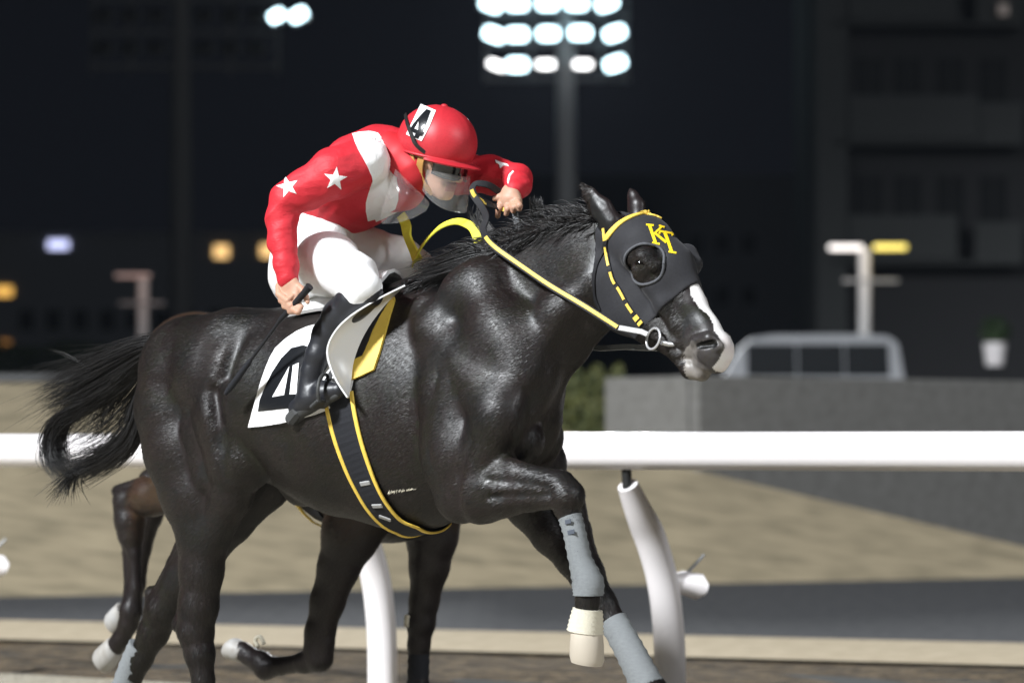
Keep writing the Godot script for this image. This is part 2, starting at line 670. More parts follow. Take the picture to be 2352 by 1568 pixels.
	grain(M.beige_strip, noise_tex(0.02, 4, [Color(0.78, 0.76, 0.72), Color(1, 1, 1)], 512, 42), Vector3(0.5, 0.5, 1.0), true)
	mat("asphalt", lin(0.088, 0.089, 0.091), 0.95, 0.0, 0.3)
	grain(M.asphalt, noise_tex(0.02, 5, [Color(0.72, 0.72, 0.74), Color(1, 1, 1)], 512, 43), Vector3(0.7, 0.7, 0.7), true)
	mat("verge_soil", lin(0.28, 0.205, 0.12), 0.95)
	grain(M.verge_soil, noise_tex(0.02, 5, [Color(0.2, 0.19, 0.17), Color(0.6, 0.58, 0.53), Color(1, 1, 1)], 512, 44), Vector3(0.5, 0.5, 1.1), true)
	relief(M.verge_soil, fine, 4.0)
	mat("dry_turf", lin(0.40, 0.34, 0.245), 0.95)
	grain(M.dry_turf, noise_tex(0.014, 5, [Color(0.66, 0.66, 0.62), Color(0.88, 0.87, 0.83), Color(1, 0.99, 0.95)], 512, 45), Vector3(0.22, 0.9, 0.5), true)
	mat("dark_ground", lin(0.03, 0.032, 0.03), 0.95)
	mat("concrete", lin(0.205, 0.20, 0.192), 0.9)
	grain(M.concrete, noise_tex(0.02, 4, [Color(0.78, 0.78, 0.76), Color(1, 1, 1)], 512, 47), Vector3(0.8, 0.8, 0.8), true)
	mat("car_paint", lin(0.40, 0.41, 0.43), 0.75)
	mat("grey_paint", lin(0.28, 0.29, 0.31), 0.7)
	mat("pole_grey", lin(0.30, 0.31, 0.32), 0.5)
	mat("facade", lin(0.095, 0.10, 0.10), 0.9)
	mat("facade_dark", lin(0.055, 0.055, 0.058), 0.9)
	mat("facade_mid", lin(0.22, 0.23, 0.25), 0.9)
	mat("glass_dark", lin(0.01, 0.012, 0.014), 0.55, 0.0, 0.3)
	mat("leaf", lin(0.060, 0.085, 0.022), 0.7).vertex_color_use_as_albedo = true
	M.leaf.albedo_color = Color.WHITE
	mat("bark", lin(0.05, 0.035, 0.025), 0.9)

func glow(called: String, c: Color, e: float) -> StandardMaterial3D:
	var m := mat(called, c, 0.4)
	m.emission_enabled = true
	m.emission = c
	m.emission_energy_multiplier = e
	return m

func lamp_materials() -> void:
	glow("lamp_white", lin(0.62, 0.90, 1.0), 4.0)
	glow("lamp_soft", lin(0.95, 0.95, 0.95), 3.0)
	glow("lamp_pinkish", lin(0.95, 0.90, 0.87), 0.75)
	glow("lamp_yellow", lin(0.95, 0.78, 0.18), 0.75)
	glow("lamp_dim", lin(0.8, 0.6, 0.55), 0.10)
	glow("lamp_cool", lin(0.62, 0.66, 1.0), 0.9)
	glow("lamp_warm", lin(1.0, 0.62, 0.24), 0.75)
	glow("lamp_amber", lin(1.0, 0.55, 0.12), 0.6)
	glow("lamp_ember", lin(1.0, 0.45, 0.10), 0.18)
	glow("lamp_faint", lin(0.5, 0.42, 0.38), 0.09)
	mat("lamp_off", lin(0.02, 0.02, 0.02), 0.8, 0.0, 0.3)
	mat("mast_dark", lin(0.12, 0.12, 0.12), 0.85, 0.0, 0.3)
	mat("pole_pale", lin(0.70, 0.70, 0.70), 0.5)

func lens_and_light() -> void:
	var cam := Camera3D.new()
	cam.name = "camera"
	cam.fov = rad_to_deg(2.0 * atan(784.0 / DESIGN_SCALE))
	cam.near = 0.5
	cam.far = 900.0
	cam.position = EYE
	cam.rotation.x = LIFT
	var lens := CameraAttributesPhysical.new()
	lens.frustum_focal_length = 122.45
	lens.frustum_focus_distance = 11.0
	lens.frustum_near = 0.5
	lens.frustum_far = 900.0
	lens.exposure_aperture = 2.5
	cam.attributes = lens
	cam.fov = rad_to_deg(2.0 * atan(784.0 / DESIGN_SCALE))
	add_child(cam)
	cam.make_current()
	var sky := ProceduralSkyMaterial.new()
	sky.sky_top_color = lin(0.0010, 0.0012, 0.0019)
	sky.sky_horizon_color = lin(0.0022, 0.0025, 0.0036)
	sky.ground_bottom_color = lin(0.003, 0.003, 0.003)
	sky.ground_horizon_color = lin(0.004, 0.004, 0.004)
	sky.sun_angle_max = 0.0
	var e := Environment.new()
	e.background_mode = Environment.BG_SKY
	e.sky = Sky.new()
	e.sky.sky_material = sky
	e.tonemap_mode = Environment.TONE_MAPPER_LINEAR
	e.tonemap_exposure = 1.9
	e.fog_enabled = true                       # thin night air that the floodlights make visible
	e.fog_density = 0.00013
	e.fog_light_color = Color(0.86, 0.92, 1.0)
	e.sdfgi_enabled = true
	e.ssao_enabled = true
	e.ssil_enabled = true
	var w := WorldEnvironment.new()
	w.name = "night"
	w.environment = e
	add_child(w)
	# floodlight banks out of frame (their towers are built in floodlights())
	flood("floodlight_key", KEY_AT, Vector3(0, 1.0, -4), 1.2, 2.6, 36.0)
	flood("floodlight_fill", FILL_AT, Vector3(0, 1.0, -4), 0.20, 2.6, 50.0)
	flood("floodlight_rim", at_z(1282, 85, -97.6), Vector3(0, 1.2, 0), 0.13, 2.6, 12.0)

# level = what white paper facing the lamp at the track returns
func flood(called: String, from: Vector3, to: Vector3, level: float, size: float, cone := 28.0) -> void:
	var l := SpotLight3D.new()
	l.name = called
	l.light_color = Color(0.97, 0.985, 1.0)
	l.light_energy = level * from.distance_squared_to(to)
	l.light_size = size
	l.spot_angle = cone
	l.spot_range = 400.0
	l.spot_attenuation = 2.0
	l.spot_angle_attenuation = 0.35
	l.shadow_enabled = true
	add_child(l)
	l.look_at_from_position(from, to)

# ---------------------------------------------------------------- horses
func chain(f: Field, lane: float, j: Array, k := 0.03, mode := 0) -> void:
	for i in j.size() - 1:
		var a: Array = j[i]
		var b: Array = j[i + 1]
		var pa := H(a[0], a[1], a[2], lane)
		var pb := H(b[0], b[1], b[2], lane)
		f.cone(pa, pb, a[3] * unit_at(pa, lane), b[3] * unit_at(pb, lane), a[4] if a.size() > 4 else 1.0, b[4] if b.size() > 4 else 1.0, k, mode)

func blob(f: Field, lane: float, x: float, y: float, t: float, r: float, w := 1.0, k := 0.03, mode := 0) -> void:
	var p := H(x, y, t, lane)
	f.cone(p, p + Vector3(0.001, 0, 0), r * unit_at(p, lane), r * unit_at(p, lane), w, w, k, mode)

func hoof_mesh(top: Vector3, toe: Vector3, front: Vector3, r0: float, r1: float) -> ArrayMesh:
	var d := (toe - top).normalized()
	front = (front - d * front.dot(d)).normalized()
	var st := begin()
	st.set_smooth_group(0)
	var side := d.cross(front)
	var rings := []
	var lay := [[0.0, 0.84], [0.07, 0.98], [0.5, 1.02], [0.86, 1.0], [1.0, 0.88]]
	for l in lay:
		var r := lerpf(r0, r1, l[0]) * (l[1] as float)
		var ring := []
		for k in 20:
			var an := TAU * k / 20.0
			var u := cos(an)
			ring.append(top.lerp(toe, l[0]) + front * (u * r * (1.0 if u > 0 else 0.82) + 0.35 * r1 * l[0]) + side * sin(an) * r * 0.94)
		rings.append(ring)
	for i in lay.size() - 1:
		for k in 20:
			var q := (k + 1) % 20
			for p in [rings[i][k], rings[i + 1][q], rings[i + 1][k], rings[i][k], rings[i][q], rings[i + 1][q]]:
				st.add_vertex(p)
	st.set_smooth_group(-1)
	for k in 20:
		for p in [toe + front * 0.3 * r1 - d * 0.012, rings[4][k], rings[4][(k + 1) % 20]]:
			st.add_vertex(p)
		for p in [top, rings[0][(k + 1) % 20], rings[0][k]]:
			st.add_vertex(p)
	st.generate_normals()
	return st.commit()

func bandage_mesh(pts: Array, r: Array) -> ArrayMesh:
	var line := curve(pts, 14)
	var rad := []
	var n := line.size()
	for i in n:
		var t := float(i) / (n - 1) * (r.size() - 1)
		var k := mini(int(t), r.size() - 2)
		rad.append(lerpf(r[k], r[k + 1], t - k) + 0.0036 + 0.0022 * (1.0 if (i % 5) < 2 else 0.0) - (0.004 if i == 0 or i == n - 1 else 0.0))
	return tube(line, rad, 20)

var body1: Field
var head1: Field
var nostril: Array

func coat_tint(base: Color, warm: Color, noise: FastNoiseLite) -> Callable:
	return func(p: Vector3) -> Color:
		var n := noise.get_noise_3dv(p * 100.0)
		return base.lerp(warm, clampf(0.35 + 0.9 * n, 0.0, 1.0))

func horse_one() -> void:
	var lane := 0.0
	var f := Field.new(Vector3(-1.75, 0.0, -0.46), Vector3(0.85, 1.95, 0.46), 0.0088)
	body1 = f
	# trunk
	chain(f, lane, [[455, 850, 0, 128, 1.15], [560, 872, 0, 158, 1.15], [680, 915, 0, 196, 1.02], [810, 938, 0, 242, 0.86], [940, 942, 0, 272, 0.66], [1035, 925, 0, 252, 0.56], [1108, 952, 0, 178, 0.66], [1190, 975, 0, 92, 0.95]], 0.05)
	# withers and loin
	chain(f, lane, [[700, 790, 0, 88, 0.8], [840, 745, 0, 78, 0.55], [960, 705, 0, 60, 0.55], [1060, 690, 0, 85, 0.5]], 0.06)
	# neck
	chain(f, lane, [[1040, 850, 0, 198, 0.55], [1142, 772, 0, 176, 0.46], [1240, 694, 0, 150, 0.42], [1330, 640, 0, 132, 0.42], [1385, 620, 0, 108, 0.5]], 0.05)
	chain(f, lane, [[1000, 640, 0, 26, 0.9], [1120, 585, 0, 30, 0.9], [1260, 532, 0, 28, 0.9], [1385, 508, 0, 26, 0.9]], 0.04)
	# windpipe and brachiocephalic muscle
	chain(f, lane, [[1372, 728, 0, 38, 0.9], [1312, 798, 0, 40, 0.9], [1252, 876, 0, 42, 1.0], [1236, 955, 0, 54, 1.1]], 0.03)
	chain(f, lane, [[1365, 650, 0.045, 40], [1290, 720, 0.065, 50], [1225, 820, 0.095, 60], [1185, 930, 0.14, 62]], 0.06)
	chain(f, lane, [[1370, 650, -0.045, 40], [1310, 720, -0.065, 50], [1252, 820, -0.09, 52], [1240, 930, -0.12, 54]], 0.05)
	chain(f, lane, [[1150, 640, 0.06, 30], [1060, 680, 0.1, 44], [1000, 760, 0.14, 50]], 0.03)
	# shoulder blades, points of shoulder, triceps
	for s in [1.0, -1.0]:
		var sh: float = 0.0 if s > 0 else 64.0
		chain(f, lane, [[985 + sh * 0.6, 720, 0.115 * s, 50, 0.8], [1075 + sh * 0.8, 850, 0.175 * s, 62, 0.8], [1150 + sh, 960, 0.205 * s, 64, 0.9]], 0.028)
		chain(f, lane, [[1010 + sh * 0.6, 770, 0.13 * s, 62, 0.7], [1040 + sh * 0.8, 900, 0.17 * s, 86, 0.7], [1050 + sh * 0.8, 1040, 0.185 * s, 92, 0.7], [1062 + sh * 0.8, 1130, 0.18 * s, 72, 0.75]], 0.028)
		chain(f, lane, [[1150 + sh, 950, 0.20 * s, 62], [1115 + sh, 1060, 0.19 * s, 66]], 0.03)
	chain(f, lane, [[1110, 660, 0.07, 66], [1160, 770, 0.105, 74], [1190, 880, 0.135, 64]], 0.08)
	chain(f, lane, [[1110, 690, -0.07, 62], [1175, 790, -0.105, 62], [1225, 890, -0.12, 50]], 0.06)
	# breast
	blob(f, lane, 1192, 1010, 0.12, 60, 0.9, 0.02)
	blob(f, lane, 1240, 1005, -0.10, 56, 0.9, 0.02)
	# near fore, folded forward
	chain(f, lane, [[1112, 1122, 0.195, 80, 0.8], [1160, 1120, 0.20, 66, 0.8], [1212, 1122, 0.20, 50, 0.85], [1262, 1122, 0.195, 43, 0.95], [1294, 1134, 0.19, 40, 1.0]], 0.016)
	chain(f, lane, [[1100, 1165, 0.19, 38, 0.8], [1180, 1148, 0.195, 30], [1255, 1142, 0.195, 26]], 0.012)
	chain(f, lane, [[1112, 1070, 0.21, 44, 0.7], [1180, 1090, 0.222, 34, 0.7], [1262, 1104, 0.21, 26, 0.9]], 0.012)
	chain(f, lane, [[1288, 1112, 0.19, 33], [1306, 1140, 0.19, 36], [1302, 1168, 0.19, 28]], 0.012)
	chain(f, lane, [[1303, 1165, 0.19, 24], [1316, 1200, 0.19, 20], [1330, 1270, 0.19, 20], [1348, 1340, 0.19, 30], [1350, 1375, 0.19, 26], [1346, 1420, 0.19, 28]], 0.014)
	chain(f, lane, [[1120, 1100, 0.275, 8], [1190, 1108, 0.268, 8], [1262, 1118, 0.245, 7]], 0.02, 1)
	chain(f, lane, [[1130, 1140, 0.268, 8], [1200, 1138, 0.26, 7], [1262, 1136, 0.242, 6]], 0.02, 1)
	# far fore, reaching
	chain(f, lane, [[1225, 1070, -0.17, 82, 0.8], [1222, 1150, -0.17, 66, 0.85], [1270, 1225, -0.17, 48], [1318, 1285, -0.17, 38], [1348, 1320, -0.17, 38], [1385, 1385, -0.17, 30], [1428, 1460, -0.17, 27], [1470, 1540, -0.17, 28], [1494, 1588, -0.17, 38], [1520, 1640, -0.17, 28], [1540, 1676, -0.17, 32]], 0.02)
	chain(f, lane, [[1318, 1130, -0.15, 22], [1330, 1220, -0.165, 26], [1352, 1310, -0.17, 30]], 0.02)
	# croup, thighs
	chain(f, lane, [[640, 800, 0.08, 88, 0.9], [540, 800, 0.11, 88, 0.9], [450, 830, 0.09, 82, 0.9], [400, 860, 0.06, 72, 0.9]], 0.03)
	chain(f, lane, [[660, 800, -0.08, 88, 0.9], [560, 800, -0.11, 88, 0.9], [470, 830, -0.09, 82, 0.9], [415, 860, -0.06, 72, 0.9]], 0.03)
	chain(f, lane, [[418, 880, 0.12, 104, 0.9], [404, 935, 0.14, 100, 0.85], [420, 1030, 0.15, 98, 0.8], [448, 1130, 0.15, 90, 0.72], [466, 1220, 0.14, 68, 0.75], [462, 1310, 0.135, 52, 0.85], [455, 1390, 0.135, 46, 0.9], [449, 1440, 0.135, 42]], 0.026)
	chain(f, lane, [[545, 850, 0.15, 92, 0.9], [535, 960, 0.185, 100, 0.8], [545, 1050, 0.19, 82, 0.8], [530, 1130, 0.17, 56, 0.8], [490, 1220, 0.145, 46, 0.8]], 0.022)
	chain(f, lane, [[560, 900, 0.165, 62, 0.8], [590, 1010, 0.185, 52, 0.8], [582, 1080, 0.18, 40, 0.8]], 0.02)
	chain(f, lane, [[468, 880, 0.175, 52, 0.8], [462, 990, 0.205, 54, 0.7], [478, 1090, 0.2, 46, 0.7]], 0.016)
	# near hock and below
	chain(f, lane, [[412, 1432, 0.135, 17], [424, 1390, 0.135, 15], [440, 1320, 0.135, 18]], 0.012)
	chain(f, lane, [[418, 1434, 0.135, 20], [448, 1452, 0.135, 40], [458, 1500, 0.135, 34], [466, 1560, 0.135, 25], [474, 1640, 0.135, 25], [482, 1700, 0.135, 32], [500, 1740, 0.135, 26], [512, 1764, 0.135, 30]], 0.016)
	# far hind
	chain(f, lane, [[440, 880, -0.12, 100, 0.9], [470, 1000, -0.14, 100, 0.8], [560, 1060, -0.15, 98, 0.8], [600, 1100, -0.15, 74, 0.8], [528, 1185, -0.13, 62, 0.8], [470, 1250, -0.12, 58, 0.8], [418, 1330, -0.12, 46, 0.85], [376, 1398, -0.12, 42], [352, 1452, -0.12, 34], [322, 1510, -0.12, 27], [282, 1590, -0.12, 27], [252, 1656, -0.12, 34], [238, 1700, -0.12, 28], [228, 1736, -0.12, 30]], 0.022)
	chain(f, lane, [[350, 1362, -0.12, 18], [362, 1410, -0.12, 30]], 0.014)
	chain(f, lane, [[362, 1358, -0.12, 13], [400, 1290, -0.12, 15], [430, 1230, -0.12, 20]], 0.012)
	# sheath and belly tuck
	blob(f, lane, 690, 1120, 0.0, 40, 0.8, 0.06)
	# dock of the tail
	chain(f, lane, [[430, 800, 0, 42], [385, 800, 0, 36], [345, 800, 0, 28], [310, 830, 0, 18]], 0.03)
	# grooves: jugular, elbow fold, flank, thigh
	chain(f, lane, [[1340, 735, 0.095, 12], [1285, 815, 0.135, 14], [1240, 910, 0.175, 14], [1222, 985, 0.19, 12]], 0.05, 1)
	chain(f, lane, [[1078, 1010, 0.285, 10], [1052, 1090, 0.285, 12], [1046, 1190, 0.26, 12]], 0.018, 1)
	chain(f, lane, [[640, 1000, 0.33, 20], [655, 1080, 0.33, 22], [690, 1140, 0.31, 20]], 0.07, 1)
	chain(f, lane, [[492, 900, 0.285, 12], [505, 1010, 0.305, 12], [512, 1110, 0.29, 12]], 0.04, 1)
	chain(f, lane, [[552, 760, 0.235, 12], [520, 860, 0.275, 12]], 0.05, 1)
	chain(f, lane, [[1000, 860, 0.26, 9], [968, 980, 0.285, 10], [985, 1090, 0.285, 9]], 0.025, 1)
	print("body ", Time.get_ticks_msec())
	# head on a finer grid
	var g := Field.new(Vector3(0.1, 1.2, -0.2), Vector3(0.95, 2.1, 0.2), 0.0055)
	head1 = g
	chain(g, lane, [[1330, 640, 0, 118, 0.46], [1390, 615, 0, 100, 0.52]], 0.02)
	chain(g, lane, [[1420, 545, 0, 55, 0.95], [1480, 568, 0, 66, 0.98], [1532, 622, 0, 62, 0.9], [1578, 700, 0, 46, 0.72], [1616, 762, 0, 42, 0.72], [1640, 800, 0, 40, 0.95]], 0.02)
	chain(g, lane, [[1405, 640, 0.035, 66, 0.6], [1440, 700, 0.035, 62, 0.5], [1500, 750, 0.028, 40, 0.6], [1560, 800, 0.02, 28, 0.8]], 0.02)
	chain(g, lane, [[1405, 640, -0.035, 66, 0.6], [1440, 700, -0.035, 62, 0.5], [1500, 750, -0.028, 40, 0.6], [1560, 800, -0.02, 28, 0.8]], 0.02)
	chain(g, lane, [[1560, 720, 0, 52, 0.6], [1600, 790, 0, 40, 0.9]], 0.02)
	# muzzle, lips, chin
	blob(g, lane, 1640, 806, 0, 46, 1.05, 0.015)
	chain(g, lane, [[1562, 812, 0, 20, 1.3], [1592, 846, 0, 22, 1.3], [1612, 856, 0, 20, 1.3]], 0.01)
	blob(g, lane, 1594, 850, 0, 21, 1.2, 0.012)
	chain(g, lane, [[1622, 830, 0, 24, 1.35], [1648, 836, 0, 22, 1.3]], 0.012)
	chain(g, lane, [[1552, 798, 0.05, 8], [1586, 822, 0.055, 10], [1614, 846, 0.05, 9], [1630, 866, 0.03, 9]], 0.006, 1)
	chain(g, lane, [[1558, 798, -0.05, 8], [1600, 822, -0.055, 10], [1628, 846, -0.05, 9], [1640, 866, -0.03, 9]], 0.006, 1)
	# nostrils
	for s in [1.0, -1.0]:
		var k: float = 0.0 if s > 0 else 34.0
		chain(g, lane, [[1600 + k, 784, 0.046 * s, 14], [1630 + k, 778, 0.048 * s, 15], [1652 + k * 0.6, 796, 0.042 * s, 13]], 0.012)
		# eye socket, brow, cheek ridge
		var e: float = 0.0 if s > 0 else 92.0
		chain(g, lane, [[1452 + e, 592, 0.078 * s, 20], [1485 + e, 586, 0.086 * s, 19], [1505 + e * 0.95, 606, 0.08 * s, 17]], 0.014)
		blob(g, lane, 1478 + e, 612, 0.082 * s, 22, 1.0, 0.012)
		chain(g, lane, [[1478 + e, 630, 0.074 * s, 18], [1528 + e * 0.9, 700, 0.046 * s, 14], [1556 + e * 0.7, 745, 0.036 * s, 10]], 0.03)
	# the nostril openings, cut where the skin is
	nostril = [g.hit(H(1606, 794, 0.19), look_at_side(1606, 794), 0.0, 0.5), g.hit(H(1638, 789, 0.19), look_at_side(1638, 789), 0.0, 0.5)]
	for s in [1.0, -1.0]:
		g.cone(nostril[0] * Vector3(1, 1, s), nostril[1] * Vector3(1, 1, s), 0.0085, 0.0125, 1.0, 1.0, 0.004, 1)
	# ears
	for s in [1.0, -1.0]:
		var e: Array = [[1404, 510, 0.045, 26, 0.8], [1382, 480, 0.05, 28, 0.6], [1358, 446, 0.055, 15, 0.6], [1340, 424, 0.055, 4, 0.8]] if s > 0 else [[1464, 498, -0.045, 22, 0.8], [1462, 474, -0.05, 22, 0.7], [1454, 450, -0.055, 14, 0.7], [1448, 434, -0.055, 4, 0.8]]
		chain(g, lane, e, 0.012)
		if s > 0:
			chain(g, lane, [[1400, 494, 0.085, 14], [1380, 468, 0.085, 12], [1360, 446, 0.075, 6]], 0.006, 1)
		else:
			chain(g, lane, [[1474, 478, -0.02, 10], [1466, 456, -0.025, 8]], 0.006, 1)
	print("head ", Time.get_ticks_msec())

	var noise := FastNoiseLite.new()
	noise.frequency = 0.02
	noise.fractal_octaves = 4
	noise.seed = 4
	var base := coat_tint(Color(0.0085, 0.0074, 0.0070), Color(0.0180, 0.0128, 0.0105), noise)
	var out := blank()
	f.net(out, base)
	# white blaze and pale muzzle
	var b0 := H(1590, 655, 0, lane)
	var b1 := H(1690, 800, 0, lane)
	var ax := (b1 - b0).normalized()
	var front := Vector3(ax.y * -1.0, ax.x, 0)
	if front.x < 0:
		front = -front
	g.net(out, func(p: Vector3) -> Color:
		var u := (p - b0).dot(ax) / (b1 - b0).length()
		var w := (p - b0).dot(front)
		var n := noise.get_noise_3dv(p * 260.0)
		var c: Color = base.call(p)
		var ab: Vector3 = nostril[1] - nostril[0]
		var pz := Vector3(p.x, p.y, absf(p.z))
		var hh := clampf((pz - nostril[0]).dot(ab) / ab.length_squared(), 0.0, 1.0)
		if (pz - nostril[0] - ab * hh).length() < lerpf(0.0105, 0.0145, hh):
			return Color(0.006, 0.005, 0.005)
		if u > -0.02 and u < 1.1:
			var wide: float = 0.026 + 0.010 * sin(clampf(u, 0, 1) * 9.0 + 0.3) + 0.008 * u
			var t := p.z + 0.004 + 0.012 * n
			if absf(t) < wide and w > -0.055 - 0.03 * u:
				return Color(0.70, 0.68, 0.67).lerp(Color(0.55, 0.42, 0.40), clampf((u - 0.9) * 3.0 + n, 0.0, 0.5))
		var low := p.y - H(1600, 800, 0, lane).y
		if u > 0.5:
			c = c.lerp(Color(0.050, 0.045, 0.044), clampf((u - 0.5) * 2.5 + 0.6 * n, 0.0, 0.9))
		if u > 0.62 and low < 0.02 + 0.03 * n:
			return c.lerp(Color(0.24, 0.22, 0.20), clampf(0.22 + 1.6 * n - low * 5.0, 0.0, 0.9))
		return c)
	var root := thing("black_horse", "glossy black horse galloping in front with dark hood and white blaze", "horse", lane_frame(lane))
	put(root, "body", mesh_of(out), M.black_coat)
	var nose := H(1590, 700, 0, lane).x
	var eye := H(1481, 611, 0.09)
	hair_coat(root, out, 4, 61, Color(0.0070, 0.0057, 0.0052), Color(0.0205, 0.0140, 0.0110), 0.72, func(p: Vector3) -> bool: return (Vector2(p.x - eye.x, p.y - eye.y).length() < 0.058 and p.z > 0.03) or not (p.x > nose or (p.x > 0.36 and p.y > 1.62)))
	# eyes
	var u := unit_at(H(1476, 608, 0.1))
	for s in [1.0, -1.0]:
		var e: float = 0.0 if s > 0 else 92.0
		var ball := SphereMesh.new()
		ball.radius = 0.0235
		ball.height = 0.047
		ball.radial_segments = 24
		ball.rings = 12
		put(root, "eye", ball, M.eye, Transform3D(Basis(), H(1474 + e, 608, 0.0935 * s)))
	# hooves
	var fw := Vector3(1, 0, 0)
	put(root, "hoof", hoof_mesh(H(1346, 1428, 0.19), H(1333, 1520, 0.19), Vector3(1, -0.1, 0), 0.052, 0.060), M.hoof_cream)
	put(root, "hoof", hoof_mesh(H(1538, 1672, -0.17), H(1572, 1742, -0.17), Vector3(1, 0.3, 0), 0.052, 0.066), M.hoof)
	put(root, "hoof", hoof_mesh(H(512, 1762, 0.135), H(530, 1816, 0.135), Vector3(1, 0.3, 0), 0.052, 0.064), M.hoof)
	put(root, "hoof", hoof_mesh(H(228, 1734, -0.12), H(224, 1790, -0.12), Vector3(1, 0.1, 0), 0.052, 0.064), M.hoof)
	# leg wraps
	put(root, "bandage", bandage_mesh([H(1309, 1186, 0.19), H(1320, 1225, 0.19), H(1333, 1285, 0.19), H(1350, 1338, 0.19), H(1351, 1368, 0.19)], [0.033, 0.031, 0.032, 0.046, 0.042]), M.bandage).set_meta("label", "pale grey wrap on the raised foreleg")
	put(root, "bandage", bandage_mesh([H(1350, 1398, 0.19), H(1347, 1425, 0.19), H(1344, 1452, 0.19)], [0.041, 0.048, 0.053]), M.bandage_cream).set_meta("label", "cream wrap around the pastern of the raised foreleg")
	put(root, "bandage", bandage_mesh([H(1408, 1424, -0.17), H(1440, 1482, -0.17), H(1470, 1540, -0.17), H(1498, 1598, -0.17)], [0.042, 0.043, 0.046, 0.055]), M.bandage)
	put(root, "bandage", bandage_mesh([H(326, 1484, -0.12), H(305, 1528, -0.12), H(282, 1590, -0.12), H(258, 1640, -0.12)], [0.046, 0.044, 0.044, 0.052]), M.bandage)
	put(root, "bandage", bandage_mesh([H(466, 1578, 0.135), H(472, 1640, 0.135), H(480, 1694, 0.135)], [0.043, 0.043, 0.052]), M.bandage)
	# black tape marks on the wraps
	var spot := begin()
	box_into(spot, H(1305, 1198, 0.228), Vector3(0.022, 0.014, 0.004), Basis(Vector3(0, 0, 1), 0.2), 0.001)
	box_into(spot, H(1312, 1222, 0.226), Vector3(0.026, 0.014, 0.004), Basis(Vector3(0, 0, 1), 0.2), 0.001)
	put(root, "tape_mark", spot.commit(), M.dark_spot)
	tail_and_mane(root, lane)
	# a streak of white lather behind the elbow
	var foam := blank()
	rng.seed = 91
	for n in 70:
		var q := rng.randf()
		var p0 := on_horse(892 + 66 * q, 1128 - 6 * q + rng.randfn(0, 1.5), 0.001)
		var p1 := on_horse(890 + 66 * q, 1128 - 6 * q + (9.0 - 7.0 * q) * rng.randf_range(0.4, 1.2), 0.003)
		strand_into(foam, [p0, p0.lerp(p1, 0.5), p1], 0.0016, Color(1, 1, 1))
	put(root, "lather", mesh_of(foam), M.bandage_cream)

func guided(a: Array, lane: float, guides: Array, count: int, spread: float, side: float, r: float, wild := 0.5) -> void:
	# guides: lists of [x, y, t]; a strand runs between two neighbouring guides with its own scatter
	for n in count:
		var g := rng.randf() * (guides.size() - 1)
		var i := mini(int(g), guides.size() - 2)
		var q := g - i
		var A: Array = guides[i]
		var B: Array = guides[i + 1]
		var m := mini(A.size(), B.size())
		var pts := []
		var off := Vector3(rng.randfn(0, 1), rng.randfn(0, 1), rng.randfn(0, 1))
		var cut := rng.randf_range(0.72, 1.0)
		for k in m:
			var t := float(k) / (m - 1)
			if t > cut + 0.001 and k > 2:
				break
			var p := H(lerpf(A[k][0], B[k][0], q), lerpf(A[k][1], B[k][1], q), lerpf(A[k][2], B[k][2], q), lane)
			p += Vector3(off.x * spread, off.y * spread, off.z * side) * (0.25 + t * (1.0 + wild * t))
			p += Vector3(rng.randfn(0, 0.004), rng.randfn(0, 0.004), rng.randfn(0, 0.004)) * t
			pts.append(p)
		if pts.size() < 3:
			continue
		var v := rng.randf_range(0.6, 1.5)
		strand_into(a, curve(pts, 4), r * rng.randf_range(0.6, 1.25), Color(v, v, v * 1.02))

